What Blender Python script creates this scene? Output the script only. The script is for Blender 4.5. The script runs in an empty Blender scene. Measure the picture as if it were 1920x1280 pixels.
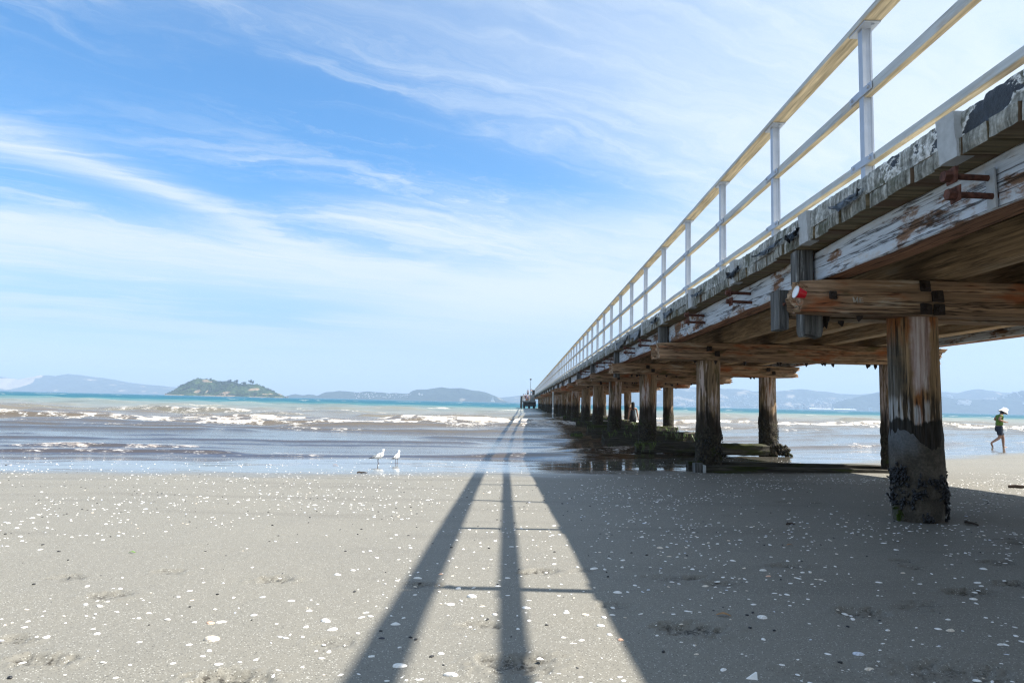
import bpy, bmesh, math, random
import numpy as np
from mathutils import Vector, Matrix, noise as mnoise

random.seed(7)
SC = bpy.context.scene
COL = SC.collection
PI = math.pi
SEA = -1.02                      # height of the water, the lens is at the origin
SUN_EL = math.radians(51.52)
SUN_AZ = math.radians(92.5)      # clockwise from +Y
SC.unit_settings.scale_length = 1.2

# ------------------------------------------------------------------ helpers
def tag(o, label=None, cat=None, group=None, kind=None):
    if label: o['label'] = label
    if cat: o['category'] = cat
    if group: o['group'] = group
    if kind: o['kind'] = kind
    return o

def empty(name, loc, label, cat, group=None, rz=0.0):
    o = bpy.data.objects.new(name, None)
    COL.objects.link(o)
    o.location = loc
    o.rotation_euler = (0, 0, rz)
    o.empty_display_size = 0.1
    return tag(o, label, cat, group)

def finish(me, smooth=True, angle=40):
    if smooth:
        me.polygons.foreach_set('use_smooth', np.ones(len(me.polygons), dtype=bool))
        if angle: me.set_sharp_from_angle(angle=math.radians(angle))
    me.update()

def link(name, me, mat=None, parent=None, loc=None):
    o = bpy.data.objects.new(name, me)
    COL.objects.link(o)
    if mat is not None and len(me.materials) == 0:
        for m in (mat if isinstance(mat, (list, tuple)) else [mat]): me.materials.append(m)
    if loc is not None: o.location = loc
    if parent is not None: o.parent = parent
    return o

def from_bm(name, bm, mat, parent=None, smooth=True, angle=40, loc=None):
    bmesh.ops.recalc_face_normals(bm, faces=bm.faces)
    me = bpy.data.meshes.new(name)
    bm.to_mesh(me); bm.free()
    finish(me, smooth, angle)
    return link(name, me, mat, parent, loc)

def bm_box(bm, x0, x1, y0, y1, z0, z1, jit=0.0, bev=0.0, mi=0):
    vs = []
    for z in (z0, z1):
        for (x, y) in ((x0, y0), (x1, y0), (x1, y1), (x0, y1)):
            vs.append(bm.verts.new((x + random.uniform(-jit, jit), y + random.uniform(-jit, jit), z + random.uniform(-jit, jit))))
    fs = []
    for q in ((0, 3, 2, 1), (4, 5, 6, 7), (0, 1, 5, 4), (1, 2, 6, 5), (2, 3, 7, 6), (3, 0, 4, 7)):
        f = bm.faces.new([vs[i] for i in q]); f.material_index = mi; fs.append(f)
    if bev > 0:
        es = list({e for f in fs for e in f.edges})
        bmesh.ops.bevel(bm, geom=es, offset=bev, segments=1, affect='EDGES', profile=0.5)
    return vs

def bm_tube(bm, pts, rad, n=8, caps=True, mi=0):
    """tube through points, radius per point"""
    pts = [Vector(p) for p in pts]
    if not isinstance(rad, (list, tuple)): rad = [rad] * len(pts)
    rings = []
    for i, p in enumerate(pts):
        d = (pts[min(i + 1, len(pts) - 1)] - pts[max(i - 1, 0)]).normalized()
        a = d.orthogonal().normalized() if abs(d.z) < 0.95 else Vector((1, 0, 0))
        if abs(d.z) < 0.95: a = d.cross(Vector((0, 0, 1))).normalized()
        b = d.cross(a).normalized()
        rings.append([bm.verts.new(p + (a * math.cos(t) + b * math.sin(t)) * rad[i]) for t in [2 * PI * k / n for k in range(n)]])
    for r0, r1 in zip(rings, rings[1:]):
        for k in range(n):
            f = bm.faces.new((r0[k], r0[(k + 1) % n], r1[(k + 1) % n], r1[k])); f.material_index = mi
    if caps:
        for r in (rings[0], rings[-1]):
            f = bm.faces.new(r); f.material_index = mi
    return rings

def bm_blob(bm, c, r, sub=1, rough=0.25, rot=None, mi=0, seed=0):
    g = bmesh.ops.create_icosphere(bm, subdivisions=sub, radius=1.0)
    c = Vector(c)
    for v in g['verts']:
        k = 1 + rough * mnoise.noise(v.co * 1.7 + Vector((seed * 3.1, seed * 1.7, 0)))
        p = Vector((v.co.x * r[0], v.co.y * r[1], v.co.z * r[2])) * k
        if rot is not None: p = rot @ p
        v.co = c + p
    for f in {f for v in g['verts'] for f in v.link_faces}: f.material_index = mi

def grid_mesh(name, X, Y, Z, attrs=None):
    nr, nc = X.shape
    me = bpy.data.meshes.new(name)
    co = np.stack([X, Y, Z], -1).reshape(-1, 3).astype(np.float32)
    me.vertices.add(nr * nc)
    me.vertices.foreach_set('co', co.ravel())
    i = np.arange((nr - 1) * (nc - 1))
    r, c = i // (nc - 1), i % (nc - 1)
    a = r * nc + c
    q = np.stack([a, a + 1, a + nc + 1, a + nc], -1).astype(np.int32)
    me.loops.add(q.size)
    me.loops.foreach_set('vertex_index', q.ravel())
    me.polygons.add(len(q))
    me.polygons.foreach_set('loop_start', (np.arange(len(q)) * 4).astype(np.int32))
    me.polygons.foreach_set('use_smooth', np.ones(len(q), dtype=bool))
    me.update(calc_edges=True)
    me.validate()
    if attrs:
        for k, v in attrs.items():
            at = me.attributes.new(k, 'FLOAT', 'POINT')
            at.data.foreach_set('value', v.ravel().astype(np.float32))
    return me

# numpy value noise
_rs = np.random.RandomState(11)
_T = _rs.rand(512, 512)
def vnoise(x, y, seed=0):
    x = np.asarray(x, float) + seed * 17.31; y = np.asarray(y, float) + seed * 9.77
    xi = np.floor(x).astype(int); yi = np.floor(y).astype(int)
    fx = x - xi; fy = y - yi
    fx = fx * fx * (3 - 2 * fx); fy = fy * fy * (3 - 2 * fy)
    g = lambda a, b: _T[a % 512, b % 512]
    return (g(xi, yi) * (1 - fx) + g(xi + 1, yi) * fx) * (1 - fy) + (g(xi, yi + 1) * (1 - fx) + g(xi + 1, yi + 1) * fx) * fy
def fbm(x, y, o=4, seed=0, gain=0.5):
    s = 0; a = 1; t = 0
    for k in range(o):
        s = s + a * vnoise(np.asarray(x) * 2 ** k, np.asarray(y) * 2 ** k, seed + k * 3); t += a; a *= gain
    return s / t
def sstep(a, b, x):
    t = np.clip((x - a) / (b - a), 0, 1)
    return t * t * (3 - 2 * t)

# photo pixel (1920 wide) -> direction (x, z) per unit of y; used to lay out far shores and things on the sand
F = 1290.0
def pdir(px, py):
    u = px - 980.0; v = 755.0 - py
    return (u - 0.0232 * v) / F, (v + 0.0232 * u) / F

# ------------------------------------------------------------------ node helper
class NT:
    def __init__(s, tree): s.t = tree; s.n = tree.nodes; s.l = tree.links
    def put(s, sock, v):
        if v is None: return
        if hasattr(v, 'is_output') or isinstance(v, bpy.types.NodeSocket): s.l.new(v, sock)
        elif isinstance(v, (tuple, list)):
            if len(v) == 3 and len(sock.default_value) == 4: v = (*v, 1)
            sock.default_value = v
        else: sock.default_value = v
    def pos(s): return s.n.new('ShaderNodeNewGeometry').outputs['Position']
    def objco(s): return s.n.new('ShaderNodeTexCoord').outputs['Object']
    def mapping(s, v, scale=(1, 1, 1), loc=(0, 0, 0), rot=(0, 0, 0)):
        m = s.n.new('ShaderNodeMapping'); s.put(m.inputs[0], v)
        m.inputs['Scale'].default_value = scale; m.inputs['Location'].default_value = loc; m.inputs['Rotation'].default_value = rot
        return m.outputs[0]
    def noise(s, v, scale, detail=4, rough=0.55, dist=0.0, out='Fac'):
        m = s.n.new('ShaderNodeTexNoise'); s.put(m.inputs['Vector'], v)
        m.inputs['Scale'].default_value = scale; m.inputs['Detail'].default_value = detail
        m.inputs['Roughness'].default_value = rough; m.inputs['Distortion'].default_value = dist
        return m.outputs[out]
    def voro(s, v, scale, feat='F1', out='Distance', rnd=1.0):
        m = s.n.new('ShaderNodeTexVoronoi'); m.feature = feat; s.put(m.inputs['Vector'], v)
        m.inputs['Scale'].default_value = scale; m.inputs['Randomness'].default_value = rnd
        return m.outputs[out]
    def ramp(s, f, stops, interp='LINEAR'):
        m = s.n.new('ShaderNodeValToRGB'); s.put(m.inputs[0], f)
        cr = m.color_ramp; cr.interpolation = interp
        while len(cr.elements) < len(stops): cr.elements.new(0.5)
        for e, (p, c) in zip(cr.elements, stops):
            e.position = p
            e.color = (c, c, c, 1) if not isinstance(c, (tuple, list)) else (*c, 1)
        return m.outputs[0]
    def mix(s, f, a, b, mode='MIX'):
        m = s.n.new('ShaderNodeMix'); m.data_type = 'RGBA'; m.blend_type = mode
        s.put(m.inputs[0], f); s.put(m.inputs[6], a); s.put(m.inputs[7], b)
        return m.outputs[2]
    def math(s, op, a, b=None, c=None, clamp=False):
        m = s.n.new('ShaderNodeMath'); m.operation = op; m.use_clamp = clamp
        s.put(m.inputs[0], a); s.put(m.inputs[1], b); s.put(m.inputs[2], c)
        return m.outputs[0]
    def rng(s, v, a, b, c=0.0, d=1.0, smooth=False):
        m = s.n.new('ShaderNodeMapRange'); s.put(m.inputs[0], v)
        if smooth: m.interpolation_type = 'SMOOTHSTEP'
        for i, k in enumerate((a, b, c, d)): m.inputs[i + 1].default_value = k
        return m.outputs[0]
    def sep(s, v):
        m = s.n.new('ShaderNodeSeparateXYZ'); s.put(m.inputs[0], v); return m.outputs
    def comb(s, x, y, z):
        m = s.n.new('ShaderNodeCombineXYZ')
        for i, k in enumerate((x, y, z)): s.put(m.inputs[i], k)
        return m.outputs[0]
    def attr(s, name):
        m = s.n.new('ShaderNodeAttribute'); m.attribute_name = name; return m.outputs['Fac']
    def bump(s, h, strength=0.3, dist=0.01, normal=None):
        m = s.n.new('ShaderNodeBump'); s.put(m.inputs['Height'], h)
        s.put(m.inputs['Strength'], strength); m.inputs['Distance'].default_value = dist
        if normal is not None: s.put(m.inputs['Normal'], normal)
        return m.outputs[0]

def new_mat(name):
    m = bpy.data.materials.new(name); m.use_nodes = True
    return m, NT(m.node_tree), m.node_tree.nodes['Principled BSDF']

def simple_mat(name, col, rough=0.7, var=0.25, scale=30, metal=0.0, bump=0.15, spec=0.4, obj=False):
    m, t, b = new_mat(name)
    p = t.objco() if obj else t.pos()
    n = t.noise(p, scale, 5, 0.6)
    lo = tuple(max(0, c * (1 - var)) for c in col); hi = tuple(min(1, c * (1 + var)) for c in col)
    t.put(b.inputs['Base Color'], t.ramp(n, [(0.3, lo), (0.7, hi)]))
    b.inputs['Roughness'].default_value = rough; b.inputs['Metallic'].default_value = metal
    b.inputs['Specular IOR Level'].default_value = spec
    if bump: t.put(b.inputs['Normal'], t.bump(n, bump, 0.004))
    return m

def wood(name, axis, base, pale=None, pale_amt=(0.5, 0.65), rust=None, rust_amt=(0.58, 0.75), dark=(0.012, 0.011, 0.010),
         green=None, green_amt=(0.6, 0.8), crack=0.55, bump=0.5, gs=1.0, rough=0.8, tide=None, paint_side=False, under=None, pa=0.8, band=None):
    """weathered timber, the grain along axis 0 / 1 / 2"""
    m, t, b = new_mat(name)
    p = t.pos()
    sc = [34 * gs] * 3; sc[axis] = 2.0 * gs
    g = t.mapping(p, tuple(sc))
    warp = t.noise(p, 3.0, 3, 0.5, out='Color')
    gw = t.mix(0.10, g, warp, 'LINEAR_LIGHT')
    grain = t.noise(gw, 1.0, 7, 0.62)
    fine = t.noise(t.mapping(p, tuple(c * 5 for c in sc)), 1.0, 3, 0.6)
    col = t.ramp(grain, [(0.28, tuple(c * 0.35 for c in base)), (0.5, base), (0.72, tuple(min(1, c * 1.75) for c in base))])
    sc2 = [3.6] * 3; sc2[axis] = pa
    patchv = t.mapping(p, tuple(sc2))
    if rust:
        r = t.noise(t.mapping(patchv, loc=(7.3, 1.1, 4.2)), 1.3, 4, 0.6)
        r = t.math('ADD', r, t.math('MULTIPLY', t.math('SUBTRACT', grain, 0.5), 0.25))
        rc = t.ramp(fine, [(0.3, tuple(c * 0.5 for c in rust)), (0.7, rust)])
        col = t.mix(t.rng(r, rust_amt[0], rust_amt[1], smooth=True), col, rc)
    if pale:
        q = t.noise(patchv, 1.1, 7, 0.68)
        q = t.math('ADD', q, t.math('MULTIPLY', t.math('SUBTRACT', grain, 0.5), 0.22 if paint_side else 0.5))
        k0 = 0.62 if paint_side else 0.42
        pc = t.ramp(grain, [(0.3, tuple(c * k0 for c in pale)), (0.48, tuple(c * 0.88 for c in pale)), (0.66, pale)])
        if paint_side: pc = t.mix(t.math('MULTIPLY', t.rng(t.noise(t.mapping(patchv, loc=(3, 9, 1)), 2.2, 5, 0.65), 0.52, 0.66, smooth=True), 0.55), pc, tuple(c * d for c, d in zip(pale, (0.80, 0.62, 0.46))))
        pm = t.rng(q, pale_amt[0], pale_amt[1], smooth=True)
        if paint_side:
            nx = t.sep(t.n.new('ShaderNodeNewGeometry').outputs['Normal'])[0]
            sm = t.rng(t.math('ABSOLUTE', nx), 0.45, 0.7)
            if under: col = t.mix(sm, t.ramp(grain, [(0.3, tuple(c * 0.5 for c in under)), (0.5, under), (0.7, tuple(min(1, c * 1.5) for c in under))]), col)
            pm = t.math('MULTIPLY', pm, sm)
        col = t.mix(pm, col, pc)
    if green:
        q = t.noise(t.mapping(patchv, loc=(2.3, 5.1, 9.2)), 1.6, 5, 0.62)
        col = t.mix(t.math('MULTIPLY', t.rng(q, green_amt[0], green_amt[1], smooth=True), 0.85), col, t.ramp(fine, [(0.3, tuple(c * 0.5 for c in green)), (0.7, green)]))
    sc3 = [13 * gs] * 3; sc3[axis] = 0.55 * gs
    ck = t.noise(t.mix(0.06, t.mapping(p, tuple(sc3)), warp, 'LINEAR_LIGHT'), 1.0, 5, 0.6)
    ckm = t.rng(t.math('ABSOLUTE', t.math('SUBTRACT', ck, 0.5)), 0.0, 0.022)
    if crack: col = t.mix(t.math('MULTIPLY', t.math('SUBTRACT', 1.0, ckm), crack), col, dark)
    h = t.math('ADD', t.math('MULTIPLY', grain, 0.7), t.math('ADD', t.math('MULTIPLY', fine, 0.25), t.math('MULTIPLY', ckm, 0.6)))
    if tide:
        z = t.sep(p)[2]
        nz = t.noise(t.mapping(p, (7, 7, 1.6)), 1.0, 5, 0.65)
        zz = t.math('ADD', z, t.math('MULTIPLY', t.math('SUBTRACT', nz, 0.5), 0.75))
        lump = t.noise(p, 26, 5, 0.7)
        crust = t.ramp(lump, [(0.32, (0.010, 0.009, 0.007)), (0.5, (0.045, 0.038, 0.028)), (0.62, (0.085, 0.072, 0.05)), (0.75, (0.14, 0.13, 0.11))])
        gm = t.noise(p, 9, 4, 0.6)
        crust = t.mix(t.math('MULTIPLY', t.rng(gm, 0.56, 0.68), 0.8), crust, (0.035, 0.05, 0.008))
        dk = t.mix(0.88, col, (0.014, 0.013, 0.011))
        col = t.mix(t.rng(zz, tide + 0.30, tide + 0.06, smooth=True), col, dk)
        tm = t.rng(zz, tide + 0.0, tide - 0.16, smooth=True)
        col = t.mix(tm, col, crust)
        h = t.math('ADD', h, t.math('MULTIPLY', t.math('MULTIPLY', lump, tm), 4.0))
    if band:
        x, y_, z = t.sep(p)[0:3]
        nz = t.noise(t.mapping(p, (9, 9, 2.5)), 1.0, 5, 0.65)
        zz = t.math('ADD', z, t.math('MULTIPLY', t.math('SUBTRACT', nz, 0.5), 0.22))
        # pink pale streak where the bark side split away
        xs = t.math('ADD', x, t.math('MULTIPLY', t.math('SUBTRACT', t.noise(t.mapping(p, (2, 2, 3)), 1.0, 4, 0.6), 0.5), 0.16))
        k = t.math('MULTIPLY', t.rng(t.math('ABSOLUTE', t.math('SUBTRACT', xs, band)), 0.075, 0.045, smooth=True), t.rng(zz, 0.14, 0.22, smooth=True))
        col = t.mix(k, col, t.ramp(grain, [(0.3, (0.12, 0.07, 0.055)), (0.45, (0.36, 0.25, 0.215)), (0.62, (0.60, 0.52, 0.48))]))
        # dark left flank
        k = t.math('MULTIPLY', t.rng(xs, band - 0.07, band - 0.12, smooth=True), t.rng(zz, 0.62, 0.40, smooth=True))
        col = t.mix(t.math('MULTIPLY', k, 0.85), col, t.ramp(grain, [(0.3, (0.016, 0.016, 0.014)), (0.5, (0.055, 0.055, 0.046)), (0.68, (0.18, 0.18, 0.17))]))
        # bleached fibres, then the black rotted ring above the collar
        k = t.math('MULTIPLY', t.rng(zz, 0.11, 0.05, smooth=True), t.rng(grain, 0.46, 0.56))
        col = t.mix(t.math('MULTIPLY', k, 0.9), col, (0.42, 0.41, 0.40))
        col = t.mix(t.math('MULTIPLY', t.math('MULTIPLY', t.rng(zz, 0.17, 0.10, smooth=True), t.rng(grain, 0.50, 0.42)), 0.8), col, (0.02, 0.017, 0.013))
        col = t.mix(t.math('MULTIPLY', t.rng(zz, -0.035, -0.06, smooth=True), 0.95), col, t.ramp(fine, [(0.35, (0.006, 0.005, 0.004)), (0.7, (0.028, 0.024, 0.018))]))
    t.put(b.inputs['Base Color'], col)
    b.inputs['Roughness'].default_value = rough
    b.inputs['Specular IOR Level'].default_value = 0.16
    t.put(b.inputs['Normal'], t.bump(h, bump, 0.012))
    return m
# ------------------------------------------------------------------ camera
def setup_camera():
    dY = Vector((20, -115, -F)).normalized()
    h2 = Vector((960, -115 - 0.0232 * 940, -F))
    up = h2.cross(dY); up.normalize()
    if up.y < 0: up = -up
    dX = dY.cross(up).normalized()
    cam = bpy.data.cameras.new('camera'); o = bpy.data.objects.new('camera', cam); COL.objects.link(o)
    R = Matrix((dX, dY, up))                     # camera axes -> world axes
    o.matrix_world = R.to_4x4()
    cam.sensor_width = 36.0; cam.lens = F / 1920 * 36.0
    cam.clip_start = 0.05; cam.clip_end = 30000
    SC.camera = o
setup_camera()

# ------------------------------------------------------------------ light and sky
def setup_world():
    w = bpy.data.worlds.new('World'); SC.world = w; w.use_nodes = True
    t = NT(w.node_tree)
    bg = w.node_tree.nodes['Background']
    sky = t.n.new('ShaderNodeTexSky'); sky.sky_type = 'NISHITA'; sky.sun_disc = False
    sky.sun_elevation = SUN_EL; sky.sun_rotation = SUN_AZ
    sky.altitude = 0; sky.air_density = 1.0; sky.dust_density = 0.6; sky.ozone_density = 1.0
    d = t.n.new('ShaderNodeTexCoord').outputs['Generated']
    x, y, z = t.sep(d)[0:3]
    grade = t.ramp(z, [(0.0, (.60, .74, 1.05)), (0.035, (.62, .685, .84)), (0.09, (.535, .64, .745)), (0.16, (.42, .72, .90)), (0.30, (.30, .76, 1.08)), (0.5, (.30, .78, 1.10)), (1.0, (.45, .85, 1.08))])
    clear = t.mix(1.0, sky.outputs[0], grade, 'MULTIPLY')
    zc = t.math('ADD', t.math('MAXIMUM', z, 0.0), 0.05)
    px = t.math('DIVIDE', x, zc); py = t.math('DIVIDE', y, zc)
    # along (s) and across (q) the high wind
    s = t.math('ADD', t.math('MULTIPLY', px, 0.87), t.math('MULTIPLY', py, 0.49))
    q = t.math('ADD', t.math('MULTIPLY', px, -0.49), t.math('MULTIPLY', py, 0.87))
    P = t.comb(s, q, 0.0)
    wv = t.noise(t.mapping(P, (0.55, 0.9, 1)), 1.0, 4, 0.55, out='Color')
    wx, wy, _ = t.sep(wv)[0:3]
    wx = t.math('SUBTRACT', wx, 0.5); wy = t.math('SUBTRACT', wy, 0.5)
    wv2 = t.noise(t.mapping(P, (1.6, 2.6, 1), loc=(3.1, 7.7, 0)), 1.0, 5, 0.6, out='Color')
    vx, vy, _ = t.sep(wv2)[0:3]
    vx = t.math('SUBTRACT', vx, 0.5); vy = t.math('SUBTRACT', vy, 0.5)
    qw = t.math('ADD', q, t.math('ADD', t.math('MULTIPLY', wy, 0.85), t.math('MULTIPLY', vy, 0.42)))
    sw = t.math('ADD', s, t.math('ADD', t.math('MULTIPLY', wx, 1.6), t.math('MULTIPLY', vx, 0.8)))
    # fibres
    fib = t.noise(t.comb(t.math('MULTIPLY', sw, 0.85), t.math('MULTIPLY', qw, 2.6), 3.7), 1.0, 10, 0.62)
    fine = t.noise(t.comb(t.math('MULTIPLY', sw, 1.7), t.math('MULTIPLY', qw, 11.0), 1.3), 1.0, 8, 0.66)
    clump = t.noise(t.comb(t.math('MULTIPLY', s, 0.55), t.math('MULTIPLY', q, 0.8), 8.1), 1.0, 3, 0.5)
    thread = t.math('ADD', t.math('MULTIPLY', fib, 0.66), t.math('MULTIPLY', fine, 0.34))
    def gauss(v, c, sl, sr):
        a = t.math('SUBTRACT', v, c)
        wdt = t.math('ADD', sl, t.math('MULTIPLY', t.math('GREATER_THAN', a, 0.0), sr - sl))
        e = t.math('DIVIDE', a, wdt)
        return t.math('POWER', 2.71828, t.math('MULTIPLY', t.math('MULTIPLY', e, e), -1.0))
    qm = t.math('ADD', q, t.math('MULTIPLY', wy, 0.45))
    qm = t.math('ADD', qm, t.math('MULTIPLY', t.math('SUBTRACT', fib, 0.5), 0.42))
    qa = t.math('ADD', q, t.math('MULTIPLY', t.math('SUBTRACT', thread, 0.5), 0.55))
    A = gauss(qa, 4.02, 0.40, 1.25)
    A = t.math('MULTIPLY', A, t.math('ADD', 0.92, t.math('MULTIPLY', t.math('SUBTRACT', thread, 0.5), 1.5)))
    # the second, bent streak: its place across the wind as a function of s
    cur = t.ramp(t.rng(s, -1.2, 2.6), [(0.0, 0.20), (0.18, 0.255), (0.32, 0.34), (0.455, 0.53), (0.62, 0.60), (0.82, 0.645), (1.0, 0.66)], 'B_SPLINE')
    cq = t.math('ADD', 2.0, t.math('MULTIPLY', cur, 3.0))
    B = gauss(t.math('SUBTRACT', qm, cq), 0.0, 0.19, 0.24)
    B = t.math('MULTIPLY', B, t.math('MULTIPLY', t.rng(thread, 0.36, 0.60, 0.30, 1.0), 0.98))
    B2 = gauss(t.math('SUBTRACT', t.math('ADD', qm, t.math('MULTIPLY', vy, 0.25)), cq), 0.02, 0.07, 0.11)
    B2 = t.math('MULTIPLY', B2, t.math('MULTIPLY', t.rng(fine, 0.34, 0.62, 0.25, 1.0), t.rng(s, 2.4, 1.2, 0.0, 0.72)))
    # hooked wisps in the middle of the sky
    H = t.noise(t.comb(t.math('MULTIPLY', t.math('ADD', s, t.math('MULTIPLY', vx, 1.5)), 1.5), t.math('MULTIPLY', t.math('ADD', q, t.math('MULTIPLY', vy, 1.1)), 3.0), 6.2), 1.0, 10, 0.7)
    H = t.math('MULTIPLY', t.rng(H, 0.52, 0.72, 0.0, 0.75, True), t.math('MULTIPLY', gauss(q, 2.95, 0.75, 0.75), t.rng(s, -0.2, 0.6, 0.0, 1.0, True)))
    # feathered tail under the bend
    G = t.math('MULTIPLY', gauss(t.math('ADD', q, t.math('MULTIPLY', wy, 0.9)), 3.15, 0.34, 0.5), gauss(t.math('ADD', s, t.math('MULTIPLY', wx, 1.2)), 1.05, 0.45, 1.3))
    G = t.math('MULTIPLY', G, t.rng(thread, 0.38, 0.62, 0.15, 1.0, True))
    # thin veil to the right and overhead
    V = t.math('MULTIPLY', t.rng(t.math('SUBTRACT', s, t.math('MULTIPLY', q, 0.12)), 0.15, 1.9, 0.0, 0.88, True), t.rng(thread, 0.34, 0.64, 0.72, 1.15))
    hole = gauss(t.math('ADD', q, t.math('MULTIPLY', wy, 0.5)), 2.25, 0.36, 0.36)
    hole = t.math('MULTIPLY', hole, t.rng(s, 1.2, 2.5, 0.85, 0.0, True))
    V = t.math('MULTIPLY', V, t.math('SUBTRACT', 1.0, hole))
    O = t.math('MULTIPLY', t.math('MULTIPLY', t.rng(q, 2.0, 1.2, 0.0, 0.5, True), t.rng(s, -0.9, 0.8, 0.35, 1.0, True)), t.rng(thread, 0.36, 0.62, 0.55, 1.15))
    # loose wisps
    W = t.math('MULTIPLY', t.rng(thread, 0.45, 0.70, 0.0, 0.95, True), t.rng(clump, 0.34, 0.60, 0.12, 0.95, True))
    W = t.math('MULTIPLY', W, t.math('SUBTRACT', 1.0, t.math('MULTIPLY', hole, 0.75)))
    L = t.math('MULTIPLY', t.rng(q, 4.9, 6.6, 0.0, 1.0, True), t.rng(t.math('ADD', t.math('MULTIPLY', clump, 0.6), t.math('MULTIPLY', thread, 0.4)), 0.40, 0.58, 0.05, 0.80, True))
    # unseen cloud sheet overhead and behind, added to whiten the light in the shade
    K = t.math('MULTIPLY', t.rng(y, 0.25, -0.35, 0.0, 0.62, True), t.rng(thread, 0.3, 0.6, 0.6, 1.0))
    inv = None
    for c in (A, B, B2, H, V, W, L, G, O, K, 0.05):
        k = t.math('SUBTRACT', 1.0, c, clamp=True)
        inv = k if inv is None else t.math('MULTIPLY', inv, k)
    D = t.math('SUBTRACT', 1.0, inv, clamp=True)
    D = t.math('MULTIPLY', D, t.rng(z, 0.03, 0.15, 0.15, 0.95, True))
    # light falls through the ice cloud more strongly toward the sun
    cs = t.n.new('ShaderNodeVectorMath'); cs.operation = 'DOT_PRODUCT'
    t.put(cs.inputs[0], d); cs.inputs[1].default_value = (math.cos(SUN_EL) * math.sin(SUN_AZ), math.cos(SUN_EL) * math.cos(SUN_AZ), math.sin(SUN_EL))
    glow = t.rng(cs.outputs["Value"], 0.0, 1.0, 1.0, 1.15)
    cc = t.n.new('ShaderNodeVectorMath'); cc.operation = 'SCALE'
    cc.inputs[0].default_value = CLOUD; t.put(cc.inputs['Scale'], glow)
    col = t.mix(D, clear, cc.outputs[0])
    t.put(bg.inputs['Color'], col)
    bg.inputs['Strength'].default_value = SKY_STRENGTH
CLOUD = (4.05, 4.5, 4.9)
SKY_STRENGTH = 0.085
setup_world()
def setup_sun():
    l = bpy.data.lights.new('sun', 'SUN'); o = bpy.data.objects.new('sun', l); COL.objects.link(o)
    l.energy = 5.0; l.angle = math.radians(0.53); l.color = (1.0, 0.955, 0.88)
    d = Vector((math.cos(SUN_EL) * math.sin(SUN_AZ), math.cos(SUN_EL) * math.cos(SUN_AZ), math.sin(SUN_EL)))
    o.rotation_euler = d.to_track_quat('Z', 'Y').to_euler()
    o.location = d * 40
setup_sun()
vs = SC.view_settings
vs.view_transform = 'Standard'; vs.look = 'None'; vs.gamma = 1.0; vs.exposure = 1.3
SC.cycles.volume_bounces = 0
SC.cycles.use_denoising = True
SC.cycles.denoising_prefilter = 'NONE'
SC.cycles.filter_width = 1.3
SC.cycles.max_bounces = 8
SC.cycles.diffuse_bounces = 6
SC.cycles.volume_max_steps = 64

# ------------------------------------------------------------------ beach
def cross(x):
    """how the beach rises to the right of the pier and falls away on the left"""
    x = np.asarray(x, float)
    r = np.log1p(np.exp(np.clip((x - 2.0) * 1.6, -40, 40))) / 1.6
    r = np.where(r > 22, 22 + (r - 22) * 0.2, r)
    return 0.0235 * r + 0.007 * np.clip(x, -30, 2)
def sand_base(x, y):
    y = np.asarray(y, float)
    return -0.61 - 0.032 * np.where(y < -2, -2 + (y + 2) * 0.6, y) + cross(x)
def yshore(x):
    return (-SEA - 0.61 + cross(x)) / 0.032
def hit(px, py):
    """the point of the sand seen at a photo pixel"""
    a, b = pdir(px, py)
    y = 1.0
    for _ in range(60):
        y = y + (float(sand_base(a * y, y)) - b * y) / (b + 0.032 - 0.0235 * a * 0.6) * 0.7
        y = max(0.8, min(60, y))
    return a * y, y, float(sand_base(a * y, y))

PRINTS = [(525, 1078, .12, 1), (1010, 1062, .13, 1), (900, 1155, .10, .7), (970, 1225, .17, .9), (445, 1258, .15, 1), (100, 1222, .12, .9), (222, 1106, .13, .7),
          (45, 1186, .09, .7), (1285, 1163, .17, 1.1), (1297, 1072, .10, 1), (1590, 1132, .15, 1), (1462, 1050, .12, .9), (1782, 1096, .13, 1.1), (1684, 1124, .1, .6),
          (1700, 1115, .12, .5), (1880, 1082, .15, .8), (1760, 1243, .26, .6), (1090, 1060, .1, .4), (1240, 1072, .14, .5), (1690, 1053, .10, .8), (1670, 1040, .1, .5),
          (1340, 1083, .1, .7), (800, 1087, .13, .6), (1460, 936, .13, .6), (1515, 938, .13, .6), (1880, 1010, .14, .7), (1860, 1003, .1, .6), (1660, 1005, .1, .5),
          (1150, 1122, .12, .5), (330, 1064, .11, .5), (140, 1075, .12, .5), (1530, 1240, .2, .25), (640, 1190, .12, .4), (1360, 960, .1, .5), (1840, 1044, .14, .6)]
PR = [(*hit(px, py)[:2], r, k) for px, py, r, k in PRINTS]

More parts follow.
